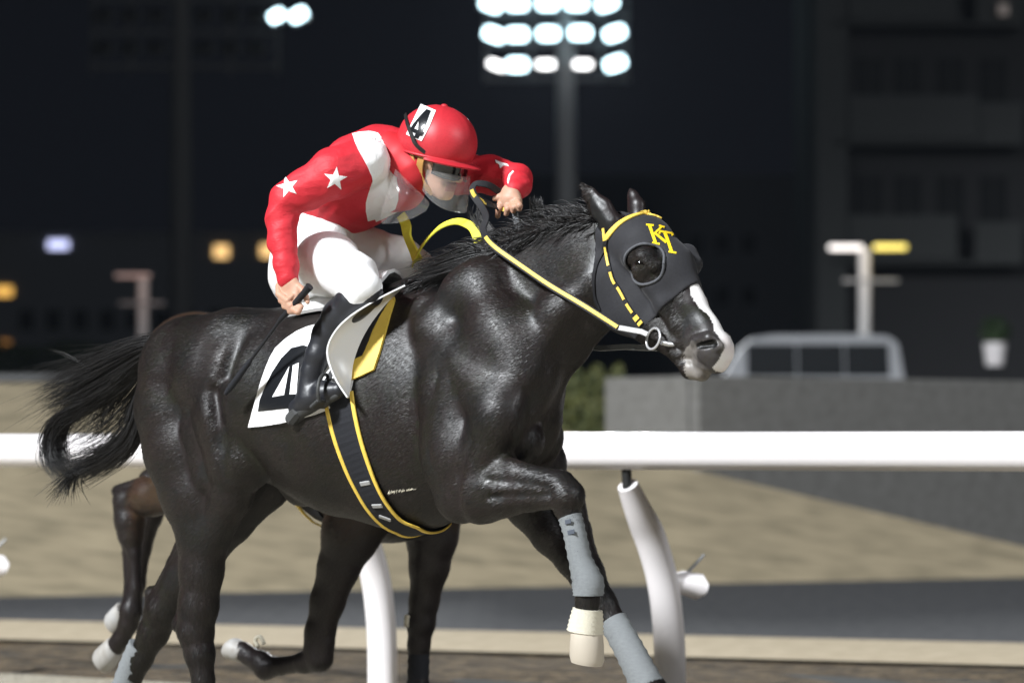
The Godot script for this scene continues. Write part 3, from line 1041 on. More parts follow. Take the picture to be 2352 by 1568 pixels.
func tail_and_mane(root: Node3D, lane: float) -> void:
	rng.seed = 20
	var a := blank()
	# upper sheet of the tail
	guided(a, lane, [
		[[385, 778, 0.02], [340, 776, 0.02], [270, 800, 0.03], [190, 836, 0.03], [105, 872, 0.04], [-10, 925, 0.05]],
		[[385, 790, 0.05], [340, 795, 0.05], [270, 830, 0.05], [190, 880, 0.05], [112, 920, 0.05], [30, 975, 0.06]],
		[[380, 800, 0.05], [335, 818, 0.06], [270, 866, 0.06], [200, 912, 0.06], [140, 945, 0.06], [90, 1000, 0.06]],
		[[370, 810, 0.0], [325, 840, 0.03], [275, 890, 0.05], [215, 930, 0.05], [160, 950, 0.05], [125, 985, 0.05]]], 760, 0.013, 0.03, 0.0022, 0.9)
	# the curl
	guided(a, lane, [
		[[350, 810, 0.03], [280, 868, 0.06], [190, 925, 0.07], [132, 960, 0.08], [110, 1010, 0.08], [116, 1062, 0.08], [150, 1092, 0.08], [205, 1084, 0.07]],
		[[355, 820, 0.02], [290, 890, 0.05], [205, 940, 0.06], [150, 972, 0.07], [132, 1015, 0.07], [136, 1056, 0.07], [165, 1078, 0.07], [210, 1072, 0.06]]], 660, 0.012, 0.02, 0.0026, 0.6)
	# lower sheet that comes round from behind
	guided(a, lane, [
		[[345, 830, 0.0], [318, 900, 0.0], [300, 965, 0.0], [262, 1015, 0.0], [205, 1045, 0.01], [140, 1066, 0.02], [55, 1072, 0.03]],
		[[345, 840, 0.0], [325, 920, 0.0], [308, 990, 0.0], [270, 1038, 0.0], [215, 1068, 0.0], [150, 1090, 0.02], [70, 1130, 0.03]],
		[[345, 850, 0.0], [330, 930, 0.0], [310, 1005, 0.0], [270, 1050, 0.0], [215, 1078, 0.0], [165, 1100, 0.02], [100, 1150, 0.03]]], 720, 0.013, 0.025, 0.0025, 1.0)
	guided(a, lane, [
		[[330, 790, 0.02], [250, 815, 0.03], [170, 850, 0.04], [90, 895, 0.05], [10, 940, 0.05]],
		[[330, 810, 0.03], [250, 855, 0.04], [180, 905, 0.05], [120, 960, 0.05], [70, 1020, 0.05]],
		[[320, 900, 0.0], [285, 975, 0.0], [225, 1030, 0.0], [130, 1060, 0.0], [30, 1100, 0.0]]], 640, 0.028, 0.03, 0.0014, 1.6)
	# stray ends
	guided(a, lane, [
		[[190, 1070, 0.03], [165, 1085, 0.03], [140, 1110, 0.04], [110, 1140, 0.04], [70, 1170, 0.04]],
		[[200, 1075, 0.03], [175, 1090, 0.03], [165, 1115, 0.04], [170, 1140, 0.04], [180, 1160, 0.04]]], 110, 0.010, 0.02, 0.0024, 1.5)
	guided(a, lane, [
		[[270, 880, 0.05], [240, 920, 0.05], [222, 955, 0.05], [210, 1000, 0.05], [196, 1030, 0.05]],
		[[290, 890, 0.05], [262, 925, 0.05], [240, 965, 0.05], [225, 1000, 0.05], [214, 1030, 0.05]]], 40, 0.006, 0.02, 0.002, 0.8)
	guided(a, lane, [
		[[200, 850, 0.05], [176, 828, 0.05], [150, 812, 0.05], [110, 800, 0.05], [82, 798, 0.05]],
		[[210, 850, 0.05], [180, 832, 0.05], [140, 815, 0.05], [120, 812, 0.05], [90, 806, 0.05]]], 9, 0.003, 0.01, 0.0014, 0.8)
	put(root, "tail", mesh_of(a), M.horse_hair)
	var b := blank()
	# mane lying back along the crest
	var crest := [[1385, 500], [1330, 506], [1270, 520], [1200, 545], [1130, 575], [1060, 604], [1000, 634], [960, 652]]
	for n in 1150:
		var g := rng.randf() * 6.99
		var i := int(g)
		var x := lerpf(crest[i][0], crest[i + 1][0], g - i)
		var y := lerpf(crest[i][1], crest[i + 1][1], g - i)
		var side := rng.randfn(0.012, 0.026)
		var up := rng.randf()
		var rise := 52.0 * up * up if g < 5.0 else 24.0 * up
		var drop := 30.0 * (1.0 - up)
		var l := rng.randf_range(55, 120) * (1.0 if g < 4.0 else 1.25)
		var p0 := H(x, y, side * 0.4, lane)
		var slope: float = (crest[i + 1][1] - crest[i][1]) / (crest[i][0] - crest[i + 1][0] as float)
		var pts := [p0]
		for k in range(1, 5):
			var t := k / 4.0
			pts.append(H(x - l * t + rng.randfn(0, 2.5), y + slope * l * t * 0.9 - rise * sin(t * 2.0) + drop * t * (0.8 + t * 0.5) + rng.randfn(0, 2.5), side + 0.045 * t * (1.0 - up) + rng.randfn(0, 0.004), lane))
		var v := rng.randf_range(0.6, 1.5)
		strand_into(b, curve(pts, 3), 0.0026 * rng.randf_range(0.6, 1.2), Color(v, v, v * 1.02))
	# the long lock that streams back over the withers
	guided(b, lane, [
		[[1130, 572, 0.03], [1080, 560, 0.04], [1020, 588, 0.05], [960, 602, 0.05], [905, 612, 0.05]],
		[[1135, 578, 0.05], [1080, 590, 0.07], [1020, 612, 0.08], [960, 632, 0.08], [915, 650, 0.08]],
		[[1130, 585, 0.07], [1080, 612, 0.09], [1030, 630, 0.1], [980, 645, 0.1], [935, 662, 0.1]]], 330, 0.006, 0.015, 0.0024, 0.7)
	# hair standing up behind the hand, and the forelock under the hood
	guided(b, lane, [
		[[1216, 500, 0.0], [1218, 475, 0.0], [1222, 450, 0.0], [1226, 420, 0.0]],
		[[1252, 505, 0.0], [1248, 485, 0.0], [1240, 460, 0.0], [1232, 430, 0.0]]], 70, 0.004, 0.015, 0.0022, 0.5)
	guided(b, lane, [
		[[1120, 560, 0.0], [1095, 520, 0.0], [1080, 495, 0.0], [1085, 470, 0.0], [1060, 462, 0.0]],
		[[1160, 550, 0.0], [1120, 510, 0.0], [1110, 490, 0.0], [1100, 480, 0.0], [1080, 478, 0.0]]], 60, 0.008, 0.015, 0.0016, 0.8)
	put(root, "mane", mesh_of(b), M.horse_hair)

# short coat hair: blades lying along the growth of the coat, seeded on the points of the body's own surface
func hair_coat(root: Node3D, src: Array, per: int, sd: int, dark: Color, warm: Color, leg_top: float, keep: Callable) -> void:
	var r := RandomNumberGenerator.new()
	r.seed = sd
	var nz := FastNoiseLite.new()
	nz.seed = sd
	nz.frequency = 5.0
	nz.fractal_octaves = 3
	var SV: PackedVector3Array = src[0]
	var SN: PackedVector3Array = src[1]
	var V := PackedVector3Array()
	var N := PackedVector3Array()
	var C := PackedColorArray()
	var I := PackedInt32Array()
	var total := SV.size() * per
	V.resize(total * 3)
	N.resize(total * 3)
	C.resize(total * 3)
	I.resize(total * 3)
	var k := 0
	for i in SV.size():
		var p := SV[i]
		if not keep.call(p):
			continue
		var n := SN[i]
		var leg := clampf((leg_top - p.y) * 6.0, 0.0, 1.0)
		var w := nz.get_noise_3dv(p)
		var flow := Vector3(lerpf(-0.85, -0.15, leg), lerpf(-0.5, -1.0, leg), 0.0) + Vector3(0.0, 0.5, 0.0) * w
		flow = (flow - n * n.dot(flow)).normalized()
		var side := n.cross(flow)
		for b in per:
			var q := p + flow * r.randf_range(-0.006, 0.006) + side * r.randf_range(-0.006, 0.006)
			var f2 := (flow + side * r.randfn(0.0, 0.16)).normalized()
			var s2 := n.cross(f2) * r.randf_range(0.0009, 0.0015)
			var l := r.randf_range(0.010, 0.020)
			var nn := (n + side * r.randfn(0.0, 0.15) + flow * r.randfn(0.04, 0.07)).normalized()
			var c := dark.lerp(warm, clampf(0.35 + 0.7 * w + r.randfn(0.0, 0.22), 0.0, 1.0))
			V[k] = q - s2 - n * 0.0006
			V[k + 1] = q + s2 - n * 0.0006
			V[k + 2] = q + f2 * l + n * r.randf_range(0.0010, 0.0024)
			N[k] = nn
			N[k + 1] = nn
			N[k + 2] = nn
			C[k] = c
			C[k + 1] = c
			C[k + 2] = c
			I[k] = k
			I[k + 1] = k + 1
			I[k + 2] = k + 2
			k += 3
	V.resize(k)
	N.resize(k)
	C.resize(k)
	I.resize(k)
	var o := put(root, "coat_hair", mesh_of([V, N, C, I]), M.coat_hair)
	o.set_meta("kind", "stuff")

func horse_two() -> void:
	var lane := -1.1
	var f := Field.new(Vector3(-2.8, -0.05, -0.45), Vector3(-0.3, 1.9, 0.45), 0.0098)
	chain(f, lane, [[452, 838, 0, 122, 1.1], [560, 868, 0, 150, 1.1], [690, 935, 0, 196, 1.0], [800, 960, 0, 232, 0.85], [890, 985, 0, 254, 0.68], [985, 965, 0, 228, 0.6], [1070, 975, 0, 165, 0.7], [1120, 990, 0, 105, 0.9]], 0.05)
	chain(f, lane, [[700, 800, 0, 80, 0.8], [840, 775, 0, 72, 0.6], [940, 745, 0, 60, 0.6]], 0.06)
	chain(f, lane, [[960, 870, 0, 185, 0.55], [1060, 800, 0, 165, 0.45], [1150, 745, 0, 120, 0.45], [1200, 730, -0.02, 90, 0.5]], 0.05)
	# head, turned away behind the leading horse's neck
	chain(f, lane, [[1205, 700, -0.02, 58], [1235, 740, -0.06, 60], [1255, 810, -0.10, 46], [1262, 860, -0.13, 40]], 0.03)
	chain(f, lane, [[1195, 670, 0.02, 12], [1192, 635, 0.02, 5]], 0.012)
	chain(f, lane, [[1225, 670, -0.08, 12], [1226, 635, -0.08, 5]], 0.012)
	for s in [1.0, -1.0]:
		var k: float = 0.0 if s > 0 else 120.0
		chain(f, lane, [[910 + k * 0.5, 800, 0.12 * s, 60, 0.8], [960 + k * 0.6, 930, 0.17 * s, 84, 0.7], [960 + k * 0.6, 1080, 0.17 * s, 84, 0.7]], 0.03)
		chain(f, lane, [[1030 + k * 0.6, 990, 0.18 * s, 70], [960 + k * 0.6, 1110, 0.17 * s, 70]], 0.03)
	# near fore, folded
	chain(f, lane, [[850, 1130, 0.17, 88, 0.8], [806, 1222, 0.17, 72, 0.8], [778, 1300, 0.17, 50, 0.85], [752, 1380, 0.17, 40, 0.9], [735, 1450, 0.17, 33], [730, 1486, 0.17, 34]], 0.025)
	chain(f, lane, [[742, 1478, 0.17, 26], [734, 1510, 0.17, 30], [700, 1520, 0.17, 25]], 0.014)
	chain(f, lane, [[702, 1520, 0.17, 23], [650, 1528, 0.17, 19], [610, 1532, 0.17, 27], [598, 1520, 0.17, 25], [572, 1506, 0.17, 20], [556, 1494, 0.17, 22]], 0.014)
	# far fore, planted
	chain(f, lane, [[1000, 1150, -0.17, 74, 0.8], [992, 1230, -0.17, 62, 0.85], [986, 1300, -0.17, 45], [974, 1380, -0.17, 33], [967, 1430, -0.17, 31], [962, 1480, -0.17, 24], [960, 1570, -0.17, 22], [958, 1640, -0.17, 30], [966, 1690, -0.17, 24]], 0.022)
	# hind legs gathered behind
	for s in [1.0, -1.0]:
		var k: float = 0.0 if s > 0 else 60.0
		chain(f, lane, [[450 + k, 880, 0.12 * s, 98, 0.9], [520 + k, 1010, 0.16 * s, 96, 0.8], [520 + k, 1090, 0.16 * s, 74, 0.8]], 0.03)
	chain(f, lane, [[520, 1090, 0.15, 66, 0.8], [410, 1128, 0.14, 52, 0.85], [345, 1142, 0.14, 42], [302, 1148, 0.14, 30]], 0.025)
	chain(f, lane, [[276, 1130, 0.14, 16], [292, 1150, 0.14, 34], [298, 1195, 0.14, 35], [300, 1228, 0.14, 29], [308, 1270, 0.14, 15], [311, 1350, 0.14, 14], [300, 1402, 0.14, 25], [294, 1432, 0.14, 22], [278, 1466, 0.14, 20], [262, 1486, 0.14, 22]], 0.016)
	chain(f, lane, [[268, 1126, 0.14, 12], [330, 1106, 0.14, 14]], 0.014)
	chain(f, lane, [[286, 1180, 0.14, 14], [290, 1250, 0.14, 11], [294, 1350, 0.14, 10], [290, 1400, 0.14, 14]], 0.010)
	chain(f, lane, [[560, 1090, -0.15, 60, 0.8], [440, 1110, -0.14, 46], [352, 1110, -0.14, 34], [340, 1180, -0.14, 32], [325, 1260, -0.14, 20], [312, 1340, -0.14, 20], [300, 1385, -0.14, 24], [285, 1405, -0.14, 20]], 0.022)
	chain(f, lane, [[430, 790, 0, 40], [380, 800, 0, 32], [350, 840, 0, 20]], 0.03)
	var noise := FastNoiseLite.new()
	noise.frequency = 0.02
	noise.fractal_octaves = 4
	noise.seed = 14
	var hock := H(326, 1150, 0.14, lane).x
	var out := blank()
	f.net(out, func(p: Vector3) -> Color:
		var n := noise.get_noise_3dv(p * 100.0)
		var dark := Color(0.013, 0.010, 0.009)
		var brown := Color(0.046, 0.026, 0.016).lerp(Color(0.032, 0.019, 0.013), clampf(0.5 + n, 0, 1))
		return brown.lerp(dark, clampf(maxf((0.86 + 0.1 * n - p.y) * 7.0, (hock - p.x + 0.03 * n) * 30.0), 0.0, 1.0)))
	var root := thing("bay_horse", "dark bay horse galloping half hidden behind the black horse", "horse", lane_frame(lane))
	put(root, "body", mesh_of(out), M.black_coat)
	hair_coat(root, out, 2, 62, Color(0.011, 0.009, 0.008), Color(0.020, 0.015, 0.012), 0.72, func(p: Vector3) -> bool: return p.y < 0.84 or p.x < hock)
	hair_coat(root, out, 2, 63, Color(0.030, 0.018, 0.012), Color(0.052, 0.030, 0.018), 0.72, func(p: Vector3) -> bool: return p.y >= 0.84 and p.x >= hock)
	put(root, "hoof", hoof_mesh(H(560, 1500, 0.17, lane), H(532, 1474, 0.17, lane), Vector3(-0.3, -1, 0), 0.042, 0.050), M.hoof)
	put(root, "hoof", hoof_mesh(H(966, 1688, -0.17, lane), H(975, 1738, -0.17, lane), Vector3(1, 0.2, 0), 0.050, 0.062), M.hoof)
	put(root, "hoof", hoof_mesh(H(264, 1482, 0.14, lane), H(228, 1508, 0.14, lane), Vector3(-0.2, -1, 0), 0.048, 0.056), M.hoof)
	put(root, "hoof", hoof_mesh(H(284, 1400, -0.14, lane), H(254, 1424, -0.14, lane), Vector3(-0.3, -1, 0), 0.046, 0.055), M.hoof)
	for q in [[[592, 1484, 0.2], [586, 1470, 0.2], [596, 1462, 0.2], [606, 1478, 0.2]]]:
		put(root, "ergot_guard", tube(curve(q.map(func(p): return H(p[0], p[1], p[2], lane)), 4), 0.008, 8), M.bandage_cream)
	put(root, "bandage", bandage_mesh([H(962, 1500, -0.17, lane), H(960, 1560, -0.17, lane), H(958, 1636, -0.17, lane)], [0.036, 0.036, 0.045]), M.black_cloth)
	put(root, "bandage", bandage_mesh([H(940, 1412, -0.13, lane), H(939, 1426, -0.13, lane), H(938, 1440, -0.13, lane)], [0.012, 0.014, 0.012]), M.bandage_cream)
	# its girth, seen under the belly
	var pts := []
	var nor := []
	var x0 := H(742, 1180, 0.1, lane).x
	for k in 40:
		var an := TAU * k / 39.0
		var d := Vector3(0, sin(an), cos(an))
		var q := f.hit(Vector3(x0, 1.15, 0) + d * 0.5, -d, 0.004, 0.5)
		pts.append(q)
		nor.append(f.grad(q))
	var girth := thing("racing_girth", "black girth with yellow edge around the bay horse's belly", "girth", lane_frame(lane))
	put(girth, "webbing", strap(pts, nor, 0.045, 0.005), M.black_cloth)
	put(girth, "edge", strap(pts.map(func(p): return p + Vector3(-0.047, 0, 0)), nor, 0.007, 0.007), M.yellow)
	rng.seed = 33
	var a := blank()
	guided(a, lane, [
		[[390, 800, 0.0], [360, 830, 0.0], [350, 890, 0.0], [352, 960, 0.0], [360, 1040, 0.0]],
		[[400, 805, 0.0], [375, 840, 0.0], [368, 900, 0.0], [375, 960, 0.0], [385, 1040, 0.0]]], 160, 0.008, 0.02, 0.0022, 0.5)
	put(root, "tail", mesh_of(a), M.horse_hair)

# ---------------------------------------------------------------- tack
func look_at_side(px: float, py: float) -> Vector3:     # the line of sight in a lane's own axes
	return lane_frame(0.0).basis.inverse() * sight(px, py).normalized()

func on_horse(px: float, py: float, lift := 0.0, f: Field = body1) -> Vector3:
	var start := H(px, py, 0.46) if f == body1 else H(px, py, 0.19)
	return f.hit(start, look_at_side(px, py), lift, 0.95)

func draped(poly: Array, lift: float, fine := 9.0, f: Field = body1) -> ArrayMesh:
	var pv := PackedVector2Array()
	var mid := Vector2.ZERO
	for p in poly:
		pv.append(Vector2(p[0], p[1]))
		mid += Vector2(p[0], p[1]) / poly.size()
	var t := 0.46 if f == body1 else 0.19
	return laid(pv, func(q: Vector2) -> Vector3: return H(q.x, q.y, t), f, look_at_side(mid.x, mid.y), lift, fine)

func mirrored(m: ArrayMesh) -> ArrayMesh:
	var a := m.surface_get_arrays(0)
	var v: PackedVector3Array = a[Mesh.ARRAY_VERTEX]
	var n: PackedVector3Array = a[Mesh.ARRAY_NORMAL]
	for i in v.size():
		v[i].z = -v[i].z
		n[i].z = -n[i].z
	for i in range(0, v.size(), 3):
		var q := v[i + 1]
		v[i + 1] = v[i + 2]
		v[i + 2] = q
		var w := n[i + 1]
		n[i + 1] = n[i + 2]
		n[i + 2] = w
	a[Mesh.ARRAY_VERTEX] = v
	a[Mesh.ARRAY_NORMAL] = n
	var r := ArrayMesh.new()
	r.add_surface_from_arrays(Mesh.PRIMITIVE_TRIANGLES, a)
	return r

func path_on(f: Field, pts: Array, lift: float, steps := 5) -> Array:
	var q := []
	for p in pts:
		q.append(Vector3(p[0], p[1], 0))
	var out := []
	for p in curve(q, steps):
		out.append(on_horse(p.x, p.y, lift, f))
	return out

func normals_on(f: Field, pts: Array) -> Array:
	return pts.map(func(p): return f.grad(p))

func tack() -> void:
	var frame := lane_frame(0.0)
	# --- number cloth
	var cloth := thing("number_cloth", "white racing number cloth with a black 4 under the jockey's boot", "saddle cloth", frame)
	var poly := [[735, 738], [705, 746], [680, 757], [655, 774], [630, 797], [618, 818], [608, 842], [598, 870], [589, 900], [579, 936], [570, 968], [566, 984], [600, 981], [640, 975], [680, 966], [720, 955], [760, 940], [792, 925], [806, 900], [815, 860], [822, 810], [812, 770], [790, 748], [765, 738]]
	var m := draped(poly, 0.010)
	put(cloth, "cloth", m, M.white_cloth)
	put(cloth, "cloth", mirrored(m), M.white_cloth)
	var four := [[668, 797], [697, 790], [722, 800], [716, 838], [712, 872], [726, 872], [724, 900], [708, 900], [702, 950], [662, 955], [664, 938], [590, 946], [594, 920], [606, 890], [622, 856], [644, 822]]
	put(cloth, "figure", draped(four, 0.0125, 8.0), M.number_black).set_meta("label", "black figure 4")
	put(cloth, "figure_gap", draped([[664, 840], [624, 912], [652, 907]], 0.0145, 8.0), M.white_cloth)
	put(cloth, "figure_gap", draped([[672, 838], [686, 832], [680, 905], [664, 906]], 0.0145, 8.0), M.white_cloth)
	# --- saddle with pad, flap, girth, stirrup
	var saddle := thing("racing_saddle", "white racing saddle with yellow edged pad, girth and stirrup on the black horse", "saddle", frame)
	put(saddle, "pad_edge", draped([[908, 676], [896, 716], [884, 762], [871, 808], [857, 850], [828, 864], [800, 876], [803, 852], [806, 830], [828, 815], [838, 790], [850, 760], [868, 724], [890, 688]], 0.016, 8.0), M.yellow).set_meta("label", "yellow edge of the saddle pad")
	put(saddle, "pad", draped([[904, 672], [884, 684], [860, 712], [840, 742], [822, 775], [806, 828], [830, 817], [842, 790], [854, 758], [872, 722], [892, 690]], 0.0205, 8.0), M.black_leather)
	# flap: fixed to the horse along its front edge, flaring out in front of the knee
	var fixed := curve([[915, 668], [885, 698], [852, 742], [828, 785], [812, 830], [806, 870], [800, 914]].map(func(p): return on_horse(p[0], p[1], 0.024)), 4)
	var rimp := [[930, 655, 0.20], [868, 686, 0.27], [806, 724, 0.33], [768, 762, 0.365], [751, 806, 0.375], [766, 862, 0.365], [797, 912, 0.34]]
	var rim := curve(rimp.map(func(p): return H(p[0], p[1], p[2])), 4)
	var rows := []
	for i in rim.size():
		var row := []
		for j in 9:
			var t := j / 8.0
			row.append((fixed[i] as Vector3).lerp(rim[i], t) + Vector3(-0.034, -0.004, 0.014) * sin(t * PI) * sin(PI * clampf(i / float(rim.size() - 1), 0, 1)))
		rows.append(row)
	put(saddle, "flap", sheet(rows, 0.005), M.white_leather)
	# seat: a low shell from the withers to the loin
	var seat := []
	for i in 11:
		var u := i / 10.0
		var row := []
		for j in 13:
			var v := (j / 12.0 - 0.5) * 2.0
			var top := body1.hit(Vector3(lerpf(H(905, 660, 0).x, H(735, 720, 0).x, u), 2.2, v * 0.17), Vector3(0, -1, 0), 0.02, 1.2)
			row.append(top + Vector3(0, 0.02 * (1.0 - v * v), 0))
		seat.append(row)
	put(saddle, "seat", sheet(seat, 0.012), M.white_leather)
	# girth
	var side := [[778, 905], [784, 945], [797, 1000], [815, 1055], [838, 1110], [866, 1160], [900, 1198], [936, 1215]]
	var near := path_on(body1, side, 0.004, 4)
	var last: Vector3 = near[-1]
	var pts := near.duplicate()
	for k in range(1, 8):
		var z := lerpf(last.z, -last.z, k / 8.0)
		pts.append(body1.hit(Vector3(last.x, last.y - 0.3, z), Vector3(0, 1, 0), 0.004, 0.6))
	for k in range(near.size() - 1, -1, -1):
		pts.append(Vector3(near[k].x, near[k].y, -near[k].z))
	var nor := normals_on(body1, pts)
	put(saddle, "girth", strap(pts, nor, 0.047, 0.006), M.black_cloth).set_meta("label", "black girth with yellow edges")
	for s in [1.0, -1.0]:
		var edge := []
		for i in pts.size():
			var d := ((pts[mini(i + 1, pts.size() - 1)] as Vector3) - (pts[maxi(i - 1, 0)] as Vector3)).normalized()
			edge.append(pts[i] + d.cross(nor[i]) * 0.047 * s + nor[i] * 0.003)
		put(saddle, "girth_edge", strap(edge, nor, 0.0068, 0.006), M.yellow)
	for b in [[838, 1110, 0.15], [866, 1162, 0.05], [884, 1190, -0.85]]:
		var p := on_horse(b[0], b[1], 0.012)
		var n := body1.grad(p)
		var x := (Vector3(1, b[2], 0) - n * n.dot(Vector3(1, b[2], 0))).normalized()
		put(saddle, "buckle", box(Vector3.ZERO, Vector3(0.043, 0.016, 0.006), Basis(), 0.003), M.steel_dull, Transform3D(Basis(x, n.cross(x), n), p))
	# stirrup leather and iron
	put(saddle, "stirrup_leather", strap(curve([H(772, 838, 0.285), H(762, 855, 0.295), H(750, 876, 0.31)], 4), [0, 0, 0, 0, 0, 0, 0, 0, 0].map(func(_x): return Vector3(0.3, 0.2, 1)), 0.009, 0.004), M.black_leather)
	var iron := []
	for k in 19:
		var an := lerpf(-0.25 * PI, 1.25 * PI, k / 18.0)
		iron.append(H(746, 897, 0.318) + Vector3(cos(an) * 0.012, sin(an) * 0.052, cos(an) * 0.05))
	put(saddle, "stirrup_iron", tube(iron, 0.006, 8), M.grey_rubber)
	put(saddle, "stirrup_tread", box(Vector3.ZERO, Vector3(0.042, 0.012, 0.10), Basis(Vector3(0, 0, 1), 0.6), 0.004), M.grey_rubber, Transform3D(Basis(), H(742, 928, 0.318)))
	# --- hood
	var hood := thing("blinker_hood", "charcoal cloth hood with eye holes and yellow KT on the horse's head", "horse hood", frame)
	var hf := hood_field()
	var out := blank()
	hf.net(out, func(_p): return Color.WHITE)
	put(hood, "cloth", mesh_of(out), M.hood)
	for s in [1.0, -1.0]:
		var ring := []
		var c0 := H(1481, 611, 0.09)
		for k in 33:
			var an := TAU * k / 32.0
			var q := Vector3(c0.x + cos(an) * 0.064, c0.y + 0.006 + sin(an) * 0.063, 0.19 * s)
			ring.append(head1.hit(q, Vector3(0, 0, -s), 0.007, 0.3))
		put(hood, "eye_hole_rim", tube(ring, 0.0048, 8), M.hood_seam)
	for st in [[[1492, 516], [1506, 557], 5.5], [[1484, 515], [1502, 517], 3.4], [[1498, 557], [1516, 560], 3.6], [[1501, 538], [1521, 519], 3.6], [[1514, 517], [1527, 521], 3], [[1504, 534], [1531, 556], 4.4], [[1527, 530], [1543, 577], 5.5], [[1515, 530], [1545, 535], 3.6], [[1516, 530], [1515, 537], 3], [[1545, 534], [1546, 540], 3], [[1536, 577], [1554, 580], 3.6]]:
		var a := Vector2(st[0][0], st[0][1])
		var b := Vector2(st[1][0], st[1][1])
		var w: Vector2 = (b - a).orthogonal().normalized() * (st[2] * 0.62)
		put(hood, "letter_stroke", draped([[a.x - w.x, a.y - w.y], [b.x - w.x, b.y - w.y], [b.x + w.x, b.y + w.y], [a.x + w.x, a.y + w.y]], 0.0095, 5.0, head1), M.gold)
	# --- bridle
	var bridle := thing("bridle", "black and yellow bridle with reins and ring bit", "bridle", frame)
	var brow := path_on(head1, [[1391, 549], [1406, 530], [1425, 512], [1450, 498], [1478, 490], [1500, 490], [1517, 500]], 0.009, 4)
	put(bridle, "brow_band", strap(brow, normals_on(head1, brow), 0.0095, 0.005), M.yellow)
	var cheek := path_on(head1, [[1387, 524], [1391, 560], [1397, 604], [1408, 643], [1424, 668], [1440, 698], [1456, 722], [1474, 745]], 0.009, 6)
	put(bridle, "cheek_strap", strap(cheek, normals_on(head1, cheek), 0.0072, 0.004), M.black_leather)
	for seg in [[0, 5], [7, 13], [15, 20], [22, 28], [30, 35], [37, 39], [40, 42]]:
		var part := cheek.slice(seg[0], seg[1] + 1).map(func(p): return p + head1.grad(p) * 0.0032)
		put(bridle, "yellow_inlay", strap(part, normals_on(head1, part), 0.0048 if seg[0] < 36 else 0.0095, 0.003), M.yellow)
	var throat := path_on(head1, [[1394, 545], [1386, 575], [1371, 606], [1364, 640], [1366, 680], [1378, 712]], 0.010, 4)
	put(bridle, "throat_latch", strap(throat, normals_on(head1, throat), 0.007, 0.004), M.black_leather)
	var bit := on_horse(1505, 778, 0.016, head1)
	var tor := TorusMesh.new()
	tor.inner_radius = 0.029
	tor.outer_radius = 0.037
	tor.rings = 28
	tor.ring_segments = 10
	put(bridle, "bit_ring", tor, M.steel, Transform3D(Basis(Vector3(1, 0, 0), 1.35) * Basis(Vector3(0, 0, 1), 0.3), Vector3(bit.x, bit.y, bit.z + 0.01)))
	put(bridle, "mouthpiece", tube([H(1520, 786, 0.075), H(1534, 790, 0.06), H(1550, 792, 0.04)], 0.008, 8), M.steel)
	var chin := path_on(head1, [[1452, 760], [1480, 762], [1500, 770]], 0.01, 3)
	put(bridle, "rein_link", strap([H(1418, 752, 0.115), H(1445, 757, 0.105), H(1474, 762, 0.095), H(1488, 768, 0.09)], [0, 0, 0, 0].map(func(_x): return Vector3(0.2, 0.2, 1)), 0.0085, 0.006), M.steel_dull)
	# near rein: bit - neck - a bight in front of the hand
	var line := [[1420, 753, 0.118], [1340, 702, 0.14], [1263, 656, 0.14], [1190, 606, 0.13], [1142, 572, 0.125], [1120, 550, 0.11], [1110, 527, 0.08], [1117, 500, 0.05], [1106, 474, 0.02], [1086, 444, 0.0], [1091, 424, -0.02], [1118, 424, -0.05], [1146, 440, -0.10], [1168, 458, -0.135]]
	var rp := []
	for l in line:
		var p := H(l[0], l[1], l[2])
		if l[0] > 1130 and l[1] > 540:
			var q := on_horse(l[0], l[1], 0.012)
			if q.z > p.z:
				p = q
		rp.append(p)
	var rein := curve(rp, 6)
	var up := []
	for i in rein.size():
		var t := clampf((i - 24.0) / 24.0, 0.0, 1.0)
		up.append(Vector3(0.1, lerpf(0.55, 0.35, t), 1.0).normalized())
	put(bridle, "rein", strap(rein, up, 0.0115, 0.004), M.black_leather)
	var stripe := rein.slice(0, 32).map(func(p): return p + Vector3(0.0006, 0.0026, 0.0048))
	put(bridle, "rein_stripe", strap(stripe, up.slice(0, 32), 0.0062, 0.0026), M.yellow)
	var bight := curve([H(1085, 436, 0.008), H(1092, 450, 0.004), H(1106, 461, -0.01), H(1125, 470, -0.04), H(1148, 479, -0.085), H(1168, 484, -0.10)], 6)
	var bu := bight.map(func(_p): return Vector3(0.1, 0.35, 1))
	put(bridle, "rein", strap(bight, bu, 0.011, 0.004), M.black_leather)
	put(bridle, "rein_stripe", strap(bight.map(func(p): return p + Vector3(0.0, 0.0008, 0.0045)), bu, 0.0065, 0.0026), M.yellow)
	var far := curve([H(1515, 800, -0.06), H(1440, 797, -0.10), H(1345, 791, -0.14), H(1290, 700, -0.17), H(1220, 600, -0.15), H(1190, 520, -0.11), H(1182, 478, -0.09)], 5)
	put(bridle, "rein", strap(far, far.map(func(_p): return Vector3(0.2, 0.4, 1)), 0.010, 0.004), M.rein_grey)
	# yellow strap standing up before the withers
	var neck := thing("neck_strap", "bright yellow strap arching above the withers before the jockey's knee", "strap", frame)
	var arch := curve([H(948, 612, -0.06), H(962, 580, -0.06), H(984, 548, -0.06), H(1012, 522, -0.05), H(1042, 510, -0.05), H(1066, 512, -0.045), H(1089, 527, -0.04), H(1100, 560, -0.02)], 6)
	var au := []
	for i in arch.size():
		var t := float(i) / arch.size()
		au.append(Vector3(-0.4 + 0.5 * t, 0.7, 0.6).normalized())
	put(neck, "loop", strap(arch, au, 0.0155, 0.005), M.yellow_cloth)
	var twist := curve([H(922, 494, -0.10), H(932, 515, -0.10), H(938, 545, -0.10), H(952, 578, -0.09), H(960, 600, -0.07)], 6)
	var tu := []
